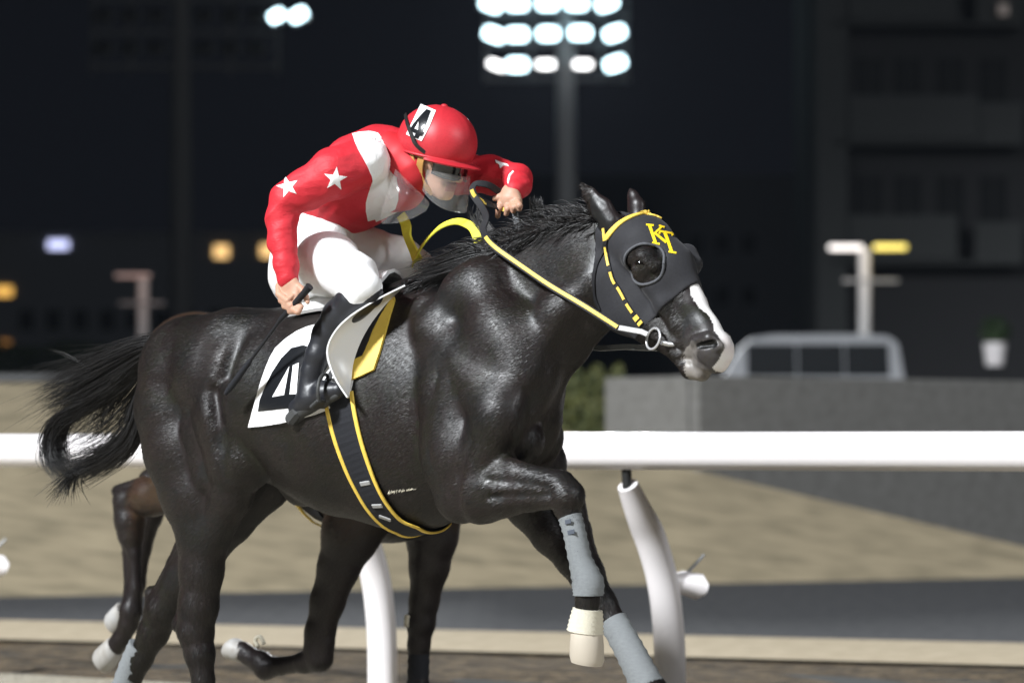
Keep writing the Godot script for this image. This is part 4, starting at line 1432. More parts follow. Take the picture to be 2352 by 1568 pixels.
	for i in twist.size():
		var an := i * 0.32
		tu.append(Vector3(0.45 * sin(an), 0.25, 1.0 + 0.2 * cos(an)).normalized())
	put(neck, "twisted_end", strap(twist, tu, 0.017, 0.008), M.yellow_cloth)

func hood_field() -> Field:
	var p1 := H(1600, 654, 0.0)
	var p2 := H(1491, 740, 0.06)
	var e := Vector2(p2.x - p1.x, p2.y - p1.y).normalized()
	var n2 := Vector2(-e.y, e.x)
	if n2.dot(Vector2(1, -1)) < 0:
		n2 = -n2
	var p3 := H(1372, 505, 0.05)
	var p4 := H(1376, 735, 0.06)
	var e3 := Vector2(p4.x - p3.x, p4.y - p3.y).normalized()
	var n3 := Vector2(-e3.y, e3.x)
	if n3.x > 0:
		n3 = -n3
	var c0 := H(1481, 611, 0.09)
	var ears := [[H(1408, 512, 0.045), H(1340, 424, 0.055), 0.046], [H(1466, 500, -0.045), H(1448, 434, -0.055), 0.042]]
	return head1.combine(func(p: Vector3, d: float) -> float:
		var r := d - 0.0075
		var bow := 0.02 * (p.z / 0.08) * (p.z / 0.08)
		r = maxf(r, (Vector2(p.x, p.y) - Vector2(p1.x, p1.y)).dot(n2) - bow * 0.3)
		r = maxf(r, (Vector2(p.x, p.y) - Vector2(p3.x, p3.y)).dot(n3))
		if absf(p.z) > 0.03:
			var q := Vector2((p.x - c0.x) / 0.064, (p.y - c0.y - 0.006) / 0.063)
			r = maxf(r, (1.0 - q.length()) * 0.066)
		for ear in ears:
			var ab: Vector3 = ear[1] - ear[0]
			var h := clampf((p - ear[0]).dot(ab) / ab.length_squared(), 0.0, 1.0)
			r = maxf(r, ear[2] - (p - ear[0] - ab * h).length())
		return r)

# ---------------------------------------------------------------- the jockey
var jacket: Field

func rider() -> void:
	var lane := 0.0
	var frame := lane_frame(lane)
	var root := thing("person", "jockey in red and white silks crouched on the black horse holding a whip", "person", frame)
	# --- body: one continuous figure under the clothes
	var b := Field.new(Vector3(-1.05, 1.15, -0.5), Vector3(0.35, 2.2, 0.55), 0.0125)
	chain(b, lane, [[690, 620, 0.07, 50], [690, 620, -0.07, 50], [735, 545, 0, 58], [800, 450, 0, 66], [855, 385, 0, 62], [905, 345, 0, 36], [955, 350, -0.01, 34]], 0.05)
	chain(b, lane, [[840, 380, 0.15, 40], [745, 415, 0.26, 36], [656, 455, 0.34, 26], [650, 540, 0.36, 24], [661, 640, 0.372, 21]], 0.03)
	chain(b, lane, [[990, 388, -0.15, 38], [1105, 402, -0.21, 32], [1188, 412, -0.21, 24], [1178, 440, -0.13, 20]], 0.03)
	chain(b, lane, [[690, 610, 0.09, 56], [765, 622, 0.19, 50], [836, 664, 0.258, 28], [760, 752, 0.262, 24], [722, 830, 0.28, 20], [716, 890, 0.29, 18], [750, 905, 0.30, 16]], 0.03)
	chain(b, lane, [[790, 590, -0.09, 56], [890, 590, -0.18, 48], [962, 610, -0.25, 32], [930, 720, -0.28, 26], [900, 830, -0.29, 20], [935, 870, -0.30, 16]], 0.03)
	var out := blank()
	var skin := Color(0.44, 0.255, 0.18)
	b.net(out, func(_p): return skin)
	# --- hands
	var hn := Field.new(H(690, 690, 0.37) - Vector3(0.13, 0.12, 0.10), H(690, 690, 0.37) + Vector3(0.12, 0.12, 0.10), 0.0032)
	chain(hn, lane, [[660, 630, 0.372, 21, 0.8], [664, 652, 0.374, 22, 0.75]], 0.01)
	chain(hn, lane, [[664, 652, 0.374, 21, 0.6], [660, 680, 0.38, 21, 0.55]], 0.01)
	chain(hn, lane, [[672, 655, 0.374, 18, 0.6], [676, 684, 0.38, 17, 0.6]], 0.008)
	var fing := [[[644, 668], [646, 690], [668, 702], [680, 690]], [[650, 682], [654, 703], [676, 712], [688, 699]], [[658, 694], [666, 714], [684, 716], [692, 704]], [[640, 656], [640, 676], [660, 690], [672, 680]]]
	for q in fing:
		chain(hn, lane, [[q[0][0], q[0][1], 0.378, 8.2], [q[1][0], q[1][1], 0.396, 7.6], [q[2][0], q[2][1], 0.405, 7.0], [q[3][0], q[3][1], 0.392, 6.0]], 0.0035)
	chain(hn, lane, [[676, 650, 0.37, 9], [692, 664, 0.375, 8], [702, 682, 0.382, 7], [706, 694, 0.386, 5.4]], 0.004)
	hn.net(out, func(p): return skin)
	var hf := Field.new(H(1165, 462, -0.10) - Vector3(0.12, 0.11, 0.12), H(1165, 462, -0.10) + Vector3(0.12, 0.11, 0.12), 0.0032)
	chain(hf, lane, [[1178, 432, -0.13, 21, 0.8], [1170, 446, -0.115, 21, 0.75], [1165, 458, -0.105, 24, 0.65]], 0.01)
	chain(hf, lane, [[1180, 446, -0.115, 16], [1188, 462, -0.11, 12]], 0.01)
	for q in [[[1152, 462], [1146, 478], [1143, 496]], [[1166, 468], [1166, 480], [1163, 491]], [[1178, 466], [1181, 476], [1179, 485]], [[1188, 464], [1193, 472], [1193, 480]]]:
		chain(hf, lane, [[q[0][0], q[0][1], -0.10, 8.6], [q[1][0], q[1][1], -0.082, 7.6], [q[2][0], q[2][1], -0.086, 6.2]], 0.0035)
	chain(hf, lane, [[1158, 448, -0.11, 9], [1146, 453, -0.095, 8], [1136, 456, -0.088, 6]], 0.004)
	hf.net(out, func(p): return skin)
	# --- head, in its own axes: x to his left, y up, z where he looks
	var F := Vector3(0.78, -0.25, 0.57).normalized()
	var U := Vector3(0.2, 0.96, 0.15)
	U = (U - F * F.dot(U)).normalized()
	var L := U.cross(F)
	var inv := frame.affine_inverse()
	var mid := inv * at_z(1000, 358, (frame * H(1000, 358, -0.02)).z)
	var T := Transform3D(inv.basis * Basis(L, U, F), mid)
	var hd := Field.new(Vector3(-0.12, -0.19, -0.14), Vector3(0.12, 0.15, 0.16), 0.0036)
	var P := func(x: float, y: float, z: float) -> Vector3: return Vector3(x, y, z)
	hd.cone(P.call(0, 0.035, -0.02), P.call(0, 0.03, 0.012), 0.088, 0.082, 1.0, 1.0, 0.02)
	hd.cone(P.call(0, -0.02, 0.03), P.call(0, -0.085, 0.042), 0.062, 0.044, 1.0, 1.0, 0.03)
	hd.cone(P.call(-0.05, -0.045, 0.0), P.call(-0.022, -0.09, 0.055), 0.026, 0.02, 1.0, 1.0, 0.03)
	hd.cone(P.call(0.05, -0.045, 0.0), P.call(0.022, -0.09, 0.055), 0.026, 0.02, 1.0, 1.0, 0.03)
	hd.cone(P.call(-0.012, -0.114, 0.070), P.call(0.012, -0.114, 0.070), 0.017, 0.017, 1.0, 1.0, 0.02)
	hd.cone(P.call(0, -0.014, 0.090), P.call(0, -0.052, 0.112), 0.010, 0.014, 1.0, 1.0, 0.012)
	for s in [-1.0, 1.0]:
		hd.cone(P.call(0.012 * s, -0.055, 0.102), P.call(0.012 * s, -0.056, 0.099), 0.0095, 0.0095, 1.0, 1.0, 0.008)
		hd.cone(P.call(0.045 * s, -0.028, 0.062), P.call(0.058 * s, -0.018, 0.035), 0.024, 0.02, 1.0, 1.0, 0.02)
		hd.cone(P.call(0.032 * s, -0.018, 0.094), P.call(0.033 * s, -0.018, 0.094), 0.014, 0.014, 1.0, 1.0, 0.012, 1)
		hd.cone(P.call(0.032 * s, -0.018, 0.078), P.call(0.033 * s, -0.018, 0.078), 0.0125, 0.0125, 1.0, 1.0, 0.003)
		hd.cone(P.call(0.02 * s, 0.02, 0.09), P.call(0.048 * s, 0.018, 0.078), 0.008, 0.008, 1.0, 1.0, 0.012)
		hd.cone(P.call(0.082 * s, 0.012, -0.014), P.call(0.078 * s, -0.028, -0.006), 0.016, 0.010, 0.5, 0.5, 0.006)
		hd.cone(P.call(0.092 * s, 0.006, -0.008), P.call(0.09 * s, -0.01, -0.006), 0.007, 0.005, 0.7, 0.7, 0.004, 1)
	hd.cone(P.call(-0.018, -0.078, 0.085), P.call(0.018, -0.078, 0.085), 0.0085, 0.0085, 1.0, 1.0, 0.006)
	hd.cone(P.call(-0.016, -0.091, 0.083), P.call(0.016, -0.091, 0.083), 0.009, 0.009, 1.0, 1.0, 0.006)
	hd.cone(P.call(-0.02, -0.0845, 0.099), P.call(0.02, -0.0845, 0.099), 0.005, 0.005, 1.0, 1.0, 0.004, 1)
	hd.cone(P.call(0, -0.05, -0.02), P.call(0, -0.05, -0.02).lerp(T.affine_inverse() * H(905, 345, 0), 0.8), 0.046, 0.046, 1.0, 1.0, 0.02)
	var first: int = out[0].size()
	hd.net(out, func(p: Vector3) -> Color:
		if absf(p.y + 0.0845) < 0.015 and absf(p.x) < 0.026 and p.z > 0.085:
			return Color(0.33, 0.13, 0.11)
		if p.y > 0.012 and p.y < 0.026 and p.z > 0.07 and absf(p.x) > 0.014:
			return Color(0.05, 0.035, 0.03)
		return skin)
	for i in range(first, out[0].size()):
		out[0][i] = T * out[0][i]
		out[1][i] = (T.basis * out[1][i]).normalized()
	put(root, "body", mesh_of(out), M.skin)
	# --- red and white jacket
	var j := Field.new(Vector3(-1.0, 1.40, -0.42), Vector3(0.32, 2.15, 0.50), 0.0066)
	jacket = j
	chain(j, lane, [[742, 500, 0, 66, 1.2], [798, 446, 0, 82, 1.35], [848, 388, 0, 82, 1.4], [884, 352, 0, 58, 1.3], [915, 338, 0, 36, 1.1]], 0.05)
	chain(j, lane, [[845, 425, 0, 78, 1.25], [893, 430, 0, 54, 1.25], [928, 438, 0, 36, 1.2], [930, 405, 0, 36, 1.2]], 0.04)
	chain(j, lane, [[838, 372, 0.155, 56], [765, 400, 0.25, 56], [700, 436, 0.31, 44], [658, 456, 0.345, 38]], 0.03)
	chain(j, lane, [[658, 456, 0.345, 38], [646, 500, 0.355, 35], [648, 560, 0.365, 32], [656, 606, 0.37, 27], [660, 640, 0.372, 25]], 0.015)
	chain(j, lane, [[985, 388, -0.15, 52], [1060, 396, -0.19, 46], [1130, 402, -0.215, 40], [1190, 412, -0.215, 33]], 0.03)
	chain(j, lane, [[1190, 412, -0.215, 33], [1192, 425, -0.17, 29], [1182, 437, -0.135, 25]], 0.012)
	# folds of the silk
	for q in [[[700, 470, 0.30, 6], [760, 462, 0.25, 7], [820, 448, 0.22, 5]], [[690, 480, 0.27, 7], [740, 478, 0.22, 8], [790, 480, 0.18, 5]], [[858, 405, 0.245, 4], [868, 450, 0.215, 6], [872, 500, 0.14, 5]], [[880, 385, 0.22, 4], [888, 430, 0.19, 6], [882, 480, 0.13, 5]], [[852, 390, 0.26, 4], [846, 440, 0.24, 6], [850, 500, 0.15, 4]], [[900, 400, 0.16, 4], [900, 440, 0.15, 5], [898, 470, 0.12, 4]]]:
		chain(j, lane, q, 0.014, 1)
	crease(j, 0.0050, 31)
	out = blank()
	j.net(out, func(_p): return Color(0.50, 0.019, 0.030))
	var coat := put(root, "jacket", mesh_of(out), M.red_silk)
	coat.set_meta("label", "red silk jacket with white stars and a white body band")
	var band := [[806, 302], [813, 322], [821, 340], [833, 362], [846, 386], [854, 405], [856, 418], [851, 432], [845, 446], [839, 468], [839, 490], [844, 514], [860, 510], [882, 500], [896, 494], [910, 484], [917, 462], [917, 441], [913, 410], [904, 382], [894, 352], [885, 328], [876, 311], [868, 300], [850, 296], [825, 298]]
	var patch := func(poly: Array, lift: float, fine: float) -> ArrayMesh:
		var pv := PackedVector2Array()
		var m := Vector2.ZERO
		for p in poly:
			pv.append(Vector2(p[0], p[1]))
			m += Vector2(p[0], p[1]) / poly.size()
		return laid(pv, func(q: Vector2) -> Vector3: return H(q.x, q.y, 0.45), j, look_at_side(m.x, m.y), lift, fine)
	var bm: ArrayMesh = patch.call(band, 0.0022, 6.0)
	put(coat, "body_band", bm, M.white_silk)
	put(coat, "body_band", mirrored(bm), M.white_silk)
	for s in [[770, 411, 29.0, 0.12], [660, 428, 27.0, -0.25]]:
		var poly := []
		for k in 10:
			var r: float = s[2] * (1.0 if k % 2 == 0 else 0.4)
			var an: float = s[3] - PI / 2 + TAU * k / 10.0
			poly.append([s[0] + cos(an) * r, s[1] + sin(an) * r])
		put(coat, "star", patch.call(poly, 0.0016, 5.0), M.white_silk)
	put(coat, "star", patch.call([[1136, 366], [1152, 372], [1166, 376], [1170, 381], [1156, 379], [1148, 386], [1146, 377], [1138, 372]], 0.003, 5.0), M.white_silk)
	put(coat, "star", patch.call([[1178, 390], [1181, 392], [1172, 402], [1170, 412], [1166, 424], [1164, 414], [1168, 400]], 0.003, 5.0), M.white_silk)
	# red neck cloth
	var nk := Field.new(H(925, 360, 0) - Vector3(0.2, 0.19, 0.16), H(925, 360, 0) + Vector3(0.22, 0.14, 0.16), 0.006)
	chain(nk, lane, [[905, 342, 0.01, 44, 1.35], [934, 362, 0.015, 46, 1.3], [960, 388, 0.012, 44, 1.25], [966, 402, 0.01, 38, 1.2]], 0.02)
	out = blank()
	nk.net(out, func(_p): return Color.WHITE)
	put(root, "neck_cloth", mesh_of(out), M.red_cloth)
	# --- breeches
	var br := Field.new(Vector3(-1.05, 1.3, -0.42), Vector3(0.25, 1.9, 0.42), 0.0085)
	chain(br, lane, [[672, 640, 0.055, 50, 1.1], [712, 560, 0.02, 62, 1.25], [748, 525, 0, 64, 1.2]], 0.04)
	chain(br, lane, [[676, 650, -0.06, 54], [700, 585, -0.04, 62], [748, 530, 0, 60]], 0.04)
	chain(br, lane, [[690, 612, 0.10, 68, 1.0], [755, 606, 0.175, 66], [812, 638, 0.24, 51], [838, 662, 0.272, 37]], 0.05)
	chain(br, lane, [[742, 530, 0.07, 58], [700, 575, 0.105, 60], [690, 640, 0.09, 58]], 0.05)
	chain(br, lane, [[790, 572, -0.05, 62], [850, 580, -0.13, 54], [920, 592, -0.19, 44], [962, 606, -0.23, 33]], 0.03)
	chain(br, lane, [[838, 662, 0.272, 37], [818, 684, 0.274, 34]], 0.02)
	for q in [[[782, 530, 0.10, 6], [790, 560, 0.13, 7], [812, 590, 0.16, 5]], [[700, 560, 0.16, 5], [740, 555, 0.19, 6], [770, 545, 0.17, 5]]]:
		chain(br, lane, q, 0.018, 1)
	crease(br, 0.003, 32)
	out = blank()
	br.net(out, func(_p): return Color.WHITE)
	put(root, "breeches", mesh_of(out), M.breeches_white)
	# --- boots
	boot(root, lane, [[848, 676, 0.262, 33], [815, 690, 0.262, 41], [780, 726, 0.262, 39], [752, 768, 0.268, 34], [732, 815, 0.285, 29], [718, 856, 0.29, 27], [712, 890, 0.295, 26]], [[686, 938, 0.298, 25], [712, 918, 0.300, 27], [748, 902, 0.302, 26], [776, 896, 0.300, 19]], [[676, 962, 0.3, 15], [700, 938, 0.31, 14]])
	boot(root, lane, [[966, 622, -0.25, 36], [946, 680, -0.27, 36], [922, 760, -0.28, 32], [905, 830, -0.29, 26]], [[890, 862, -0.30, 24], [925, 866, -0.30, 24], [960, 862, -0.30, 17]], [[880, 880, -0.3, 14], [905, 876, -0.3, 14]])
	# --- helmet, goggles, shields
	headgear(root, T)
	# --- whip
	var whip := thing("riding_whip", "black riding whip in the jockey's near hand", "whip", frame)
	put(whip, "handle", tube(curve([H(711, 657, 0.402), H(690, 682, 0.400), H(664, 712, 0.396), H(640, 738, 0.392)], 4), [0.0135, 0.013, 0.0115, 0.011, 0.011, 0.011, 0.011, 0.011, 0.011, 0.010, 0.009, 0.008, 0.007], 12), M.black_leather)
	put(whip, "shaft", tube(curve([H(642, 736, 0.392), H(606, 786, 0.39), H(574, 828, 0.388)], 5), 0.0055, 8), M.black_leather)
	put(whip, "cushioned_tip", tube(curve([H(576, 826, 0.388), H(548, 864, 0.384), H(517, 905, 0.378)], 5), [0.006, 0.0085, 0.0095, 0.010, 0.0105, 0.011, 0.011, 0.011, 0.0105, 0.009, 0.005], 10), M.black_cloth)

# creases of loose cloth: shallow ridges that run across the limbs
func crease(f: Field, deep: float, sd: int) -> void:
	var n := FastNoiseLite.new()
	n.seed = sd
	n.noise_type = FastNoiseLite.TYPE_SIMPLEX_SMOOTH
	n.fractal_type = FastNoiseLite.FRACTAL_RIDGED
	n.fractal_octaves = 2
	n.frequency = 1.0
	var i := 0
	for iz in f.nz:
		for iy in f.ny:
			for ix in f.nx:
				if absf(f.f[i]) < 0.03:
					var p := f.o + Vector3(ix, iy, iz) * f.c
					var a := p.x * 0.8 + p.y * 0.6
					var b := p.y * 0.8 - p.x * 0.6
					f.f[i] -= deep * (n.get_noise_3d(a * 3.0, b * 10.0, p.z * 4.0) - 0.1)
				i += 1

func boot(root: Node3D, lane: float, shin: Array, foot: Array, heel: Array) -> void:
	var lo := Vector3(9, 9, 9)
	var hi := -lo
	for q in shin + foot + heel:
		var p := H(q[0], q[1], q[2], lane)
		lo = lo.min(p)
		hi = hi.max(p)
	var f := Field.new(lo - Vector3.ONE * 0.08, hi + Vector3.ONE * 0.08, 0.0055)
	chain(f, lane, shin, 0.02)
	chain(f, lane, [shin[-1]] + [foot[1]], 0.02)
	chain(f, lane, foot, 0.02)
	var out := blank()
	f.net(out, func(_p): return Color.WHITE)
	var o := put(root, "boot", mesh_of(out), M.boot_black)
	var s := Field.new(lo - Vector3.ONE * 0.08, hi + Vector3.ONE * 0.08, 0.0055)
	chain(s, lane, heel, 0.012)
	var sole := foot.map(func(q): return [q[0] - 3, q[1] + q[3] * 0.62, q[2] + 0.008, q[3] * 0.55])
	chain(s, lane, sole, 0.012)
	var hp := H(heel[0][0] + 4, heel[0][1] - 6, heel[0][2] + 0.006, lane)
	put(o, "heel", box(Vector3.ZERO, Vector3(0.062, 0.044, 0.062), Basis(Vector3(0, 0, 1), 0.75), 0.012), M.grey_rubber, Transform3D(Basis(), hp))
	out = blank()
	s.net(out, func(_p): return Color.WHITE)
	put(o, "sole", mesh_of(out), M.grey_rubber)

func headgear(root: Node3D, T: Transform3D) -> void:
	var c := Vector3(0, 0.048, -0.004)
	var R := Vector3(0.119, 0.118, 0.138)
	var rimy := -0.045
	var on := func(an: float, y: float, lift: float) -> Vector3:    # a point of the shell at height y (-> 1 top)
		var r := sqrt(maxf(0.0, 1.0 - y * y))
		var n := Vector3(sin(an) * r, y, cos(an) * r)
		return T * (c + n * (R + Vector3.ONE * lift))
	var hel := Node3D.new()
	hel.name = "helmet"
	root.add_child(hel, true)
	hel.set_meta("label", "round red racing helmet with the number 4")
	var st := begin()
	st.set_smooth_group(0)
	var na := 64
	var ny := 22
	var grid := []
	for i in ny + 1:
		var y := lerpf(-0.40, 1.0, sin(float(i) / ny * PI * 0.5))
		var row := []
		for k in na + 1:
			var an := TAU * k / na
			var seam := 0.0012 * pow(absf(cos(an * 3.0)), 60.0)
			row.append(on.call(an, y, seam if y < 0.985 else 0.0))
		grid.append(row)
	for i in ny:
		for k in na:
			for p in [grid[i][k], grid[i + 1][k], grid[i + 1][k + 1], grid[i][k], grid[i + 1][k + 1], grid[i][k + 1]]:
				st.add_vertex(p)
	st.index()
	st.generate_normals()
	put(hel, "shell", st.commit(), M.helmet_red)
	var ball := SphereMesh.new()
	ball.radius = 0.011
	ball.height = 0.012
	put(hel, "button", ball, M.helmet_red, T * Transform3D(Basis(), c + Vector3(0, R.y, 0)))
	# peak
	var rows := []
	for i in 25:
		var an := lerpf(-1.25, 1.25, i / 24.0)
		var out := 0.046 * pow(maxf(0.0, cos(an * 1.22)), 0.75)
		var row := []
		for k in 6:
			var q := k / 5.0
			var r := sqrt(1.0 - 0.16)
			var n := Vector3(sin(an) * r * R.x, -0.40 * R.y, cos(an) * r * R.z)
			row.append(T * (c + n + Vector3(sin(an), 0, cos(an)) * (out * q - 0.004) + Vector3(0, -0.010 * q * q - 0.002, 0)))
		rows.append(row)
	put(hel, "peak", sheet(rows, 0.005), M.helmet_red)
	var edge := []
	for k in 49:
		edge.append(on.call(TAU * k / 48.0, -0.40, 0.001))
	put(hel, "rim_piping", tube(edge, 0.0045, 8), M.helmet_red)
	# number patch: where the sight line meets the shell
	var meet := func(px: float, py: float, lift: float) -> Vector3:
		var inv := T.affine_inverse() * lane_frame(0.0).affine_inverse()
		var o: Vector3 = inv * EYE
		var d: Vector3 = (inv.basis * sight(px, py)).normalized()
		var RR := R + Vector3.ONE * lift
		var oo := (o - c) / RR
		var dd := d / RR
		var A := dd.dot(dd)
		var B := oo.dot(dd)
		var D := maxf(0.0, B * B - A * (oo.dot(oo) - 1.0))
		return T * (o + d * ((-B - sqrt(D)) / A))
	var laid_on := func(poly: Array, lift: float) -> ArrayMesh:
		var pv := PackedVector2Array()
		for p in poly:
			pv.append(Vector2(p[0], p[1]))
		var s := begin()
		s.set_smooth_group(0)
		var idx := Geometry2D.triangulate_polygon(pv)
		var todo := []
		for i in range(0, idx.size(), 3):
			todo.append([pv[idx[i]], pv[idx[i + 1]], pv[idx[i + 2]]])
		while todo:
			var t: Array = todo.pop_back()
			var best := 0
			var far := 0.0
			for k in 3:
				var l: float = (t[k] as Vector2).distance_to(t[(k + 1) % 3])
				if l > far:
					far = l
					best = k
			if far > 4.0:
				var m: Vector2 = (t[best] + t[(best + 1) % 3]) * 0.5
				todo.append([t[best], m, t[(best + 2) % 3]])
				todo.append([m, t[(best + 1) % 3], t[(best + 2) % 3]])
				continue
			var q := [meet.call(t[0].x, t[0].y, lift), meet.call(t[1].x, t[1].y, lift), meet.call(t[2].x, t[2].y, lift)]
			var n: Vector3 = ((T.basis.inverse() * (q[0] - T.origin)) - c)
			n = (T.basis * (n / (R * R))).normalized()
			flat_tri(s, q[0], q[1], q[2], n)
		return s.commit()
	put(hel, "number_patch", laid_on.call([[966, 238], [1001, 253], [986, 290], [968, 324], [950, 317], [932, 308], [948, 276]], 0.0025), M.white_cloth)
	put(hel, "figure", laid_on.call([[979, 250], [989, 253], [978, 283], [969, 300], [974, 303], [969, 312], [963, 311], [960, 318], [950, 316], [954, 306], [940, 299], [948, 285], [962, 268]], 0.0055), M.number_black).set_meta("label", "black figure 4")
	put(hel, "figure_gap", laid_on.call([[961, 279], [952, 295], [960, 298]], 0.0085), M.white_cloth)
	# goggle strap round the shell
	var band := curve([meet.call(931, 262, 0.006), meet.call(936, 285, 0.006), meet.call(946, 312, 0.006), meet.call(958, 335, 0.006), T * Vector3(near_side(T) * 0.083, -0.002, 0.062)], 5)
	put(hel, "goggle_strap", strap(band, band.map(func(p): return (p - T * c).normalized()), 0.0065, 0.003), M.gasket)
	# chin harness
	for q in [[[0.090, 0.02, -0.035], [0.094, -0.02, -0.02], [0.078, -0.062, 0.008]], [[0.094, 0.012, 0.022], [0.092, -0.025, 0.016], [0.076, -0.062, 0.010]], [[0.078, -0.060, 0.008], [0.058, -0.092, 0.022], [0.03, -0.118, 0.045]]]:
		var line := curve(q.map(func(v): return T * Vector3(near_side(T) * v[0], v[1], v[2])), 4)
		put(hel, "chin_strap", strap(line, line.map(func(p): return (p - T * Vector3(0, -0.03, 0)).normalized()), 0.0125, 0.004), M.tan_leather)
	# goggles
	var gog := Node3D.new()
	gog.name = "goggles"
	root.add_child(gog, true)
	var lens := []
	var frame_top := []
	var frame_low := []
	for i in 25:
		var an := lerpf(-1.0, 1.0, i / 24.0)
		var notch := 0.012 * exp(-pow(an / 0.16, 2.0))
		var lo := -0.060 + notch + 0.012 * an * an
		var row := []
		for k in 7:
			var y := lerpf(lo, -0.002, k / 6.0)
			var rr := 0.119 - 0.004 * absf(an) - 0.012 * an * an
			row.append(T * Vector3(sin(an) * rr * 0.93, y, cos(an) * rr + 0.003))
		lens.append(row)
		frame_top.append(row[6])
		frame_low.append(row[0])
	put(gog, "lens", sheet(lens, 0.002), M.goggle_lens)
	put(gog, "frame", tube(frame_top, 0.0045, 6), M.gasket)
	put(gog, "frame", tube(frame_low, 0.0035, 6), M.gasket)
	# clear face shield below the goggles
	var sh := []
	for i in 25:
		var an := lerpf(-1.15, 1.15, i / 24.0)
		var row := []
		for k in 9:
			var q := k / 8.0
			var drop := lerpf(-0.040, -0.158 + 0.05 * pow(absf(an) / 1.15, 3.0), q)
			var rr := 0.128 + 0.010 * q
			row.append(T * Vector3(sin(an) * rr * 0.88, drop, cos(an) * rr + 0.004))
		sh.append(row)
	var fs := put(root, "face_shield", sheet(sh, 0.0015), M.clear_plastic)
	fs.set_meta("label", "clear plastic face shield below the goggles")
	# a second clear shield hanging at the chest
	var low := []
	var l0 := [[908, 388, 0.16], [898, 420, 0.20], [884, 460, 0.20], [872, 500, 0.16], [878, 514, 0.13]]
	var l1 := [[984, 462, 0.04], [986, 470, 0.06], [978, 484, 0.08], [950, 500, 0.09], [912, 512, 0.10]]
	for i in 5:
		var row := []
		for k in 9:
			var q := k / 8.0
			row.append(H(lerpf(l0[i][0], l1[i][0], q), lerpf(l0[i][1], l1[i][1], q), lerpf(l0[i][2], l1[i][2], q) + 0.05 * sin(q * PI)))
		low.append(row)
	put(root, "spare_shield", sheet(low, 0.0015), M.thin_plastic).set_meta("label", "clear plastic shield hanging before the chest")

func near_side(T: Transform3D) -> float:
	return 1.0 if (T.basis * Vector3.RIGHT).z > 0.0 else -1.0

# ---------------------------------------------------------------- the place
func strip_mesh(a: Vector3, b: Vector3, c: Vector3, d: Vector3, nu := 2, nv := 2, bump := 0.0, sd := 1) -> ArrayMesh:
	# a-b near edge, d-c far edge
	var noise := FastNoiseLite.new()
	noise.seed = sd
	noise.frequency = 0.9
	noise.fractal_octaves = 3
	var st := begin()
	st.set_smooth_group(0)
	var g := []
	for i in nv + 1:
		var row := []
		for k in nu + 1:
			var p := a.lerp(b, float(k) / nu).lerp(d.lerp(c, float(k) / nu), float(i) / nv)
			if i > 0 and i < nv:
				p.y += noise.get_noise_2d(p.x, p.z) * bump
			row.append(p)
		g.append(row)
	for i in nv:
		for k in nu:
			for p in [g[i][k], g[i + 1][k + 1], g[i][k + 1], g[i][k], g[i + 1][k], g[i + 1][k + 1]]:
				st.add_vertex(p)
	st.index()
	st.generate_normals()
	return st.commit()

func stretch(a: Vector3, b: Vector3, by: float) -> Array:
	var d := (b - a).normalized() * by
	d.y = 0
	return [a - d, b + d]

# where the upright plane of sight through px crosses a line
func crossing(l: Array, px: float) -> Vector3:
	var d := sight(px, 1000)
	var n := Vector3(-d.z, 0, d.x)
	return l[0] + (l[1] - l[0]) * ((EYE - l[0]).dot(n) / (l[1] - l[0]).dot(n))

func slope_point(px: float, py: float, foot: Array, top: Array) -> Vector3:
	var a := crossing(foot, px)
	var b := crossing(top, px)
	var lo := 0.0
	var hi := 1.0
	for i in 30:
		var d := a.lerp(b, (lo + hi) * 0.5) - EYE
		var y := 784.0 - DESIGN_SCALE * d.dot(Vector3(0, cos(LIFT), sin(LIFT))) / d.dot(Vector3(0, sin(LIFT), -cos(LIFT)))
		if y > py:
			lo = (lo + hi) * 0.5
		else:
			hi = (lo + hi) * 0.5
	return a.lerp(b, lo)

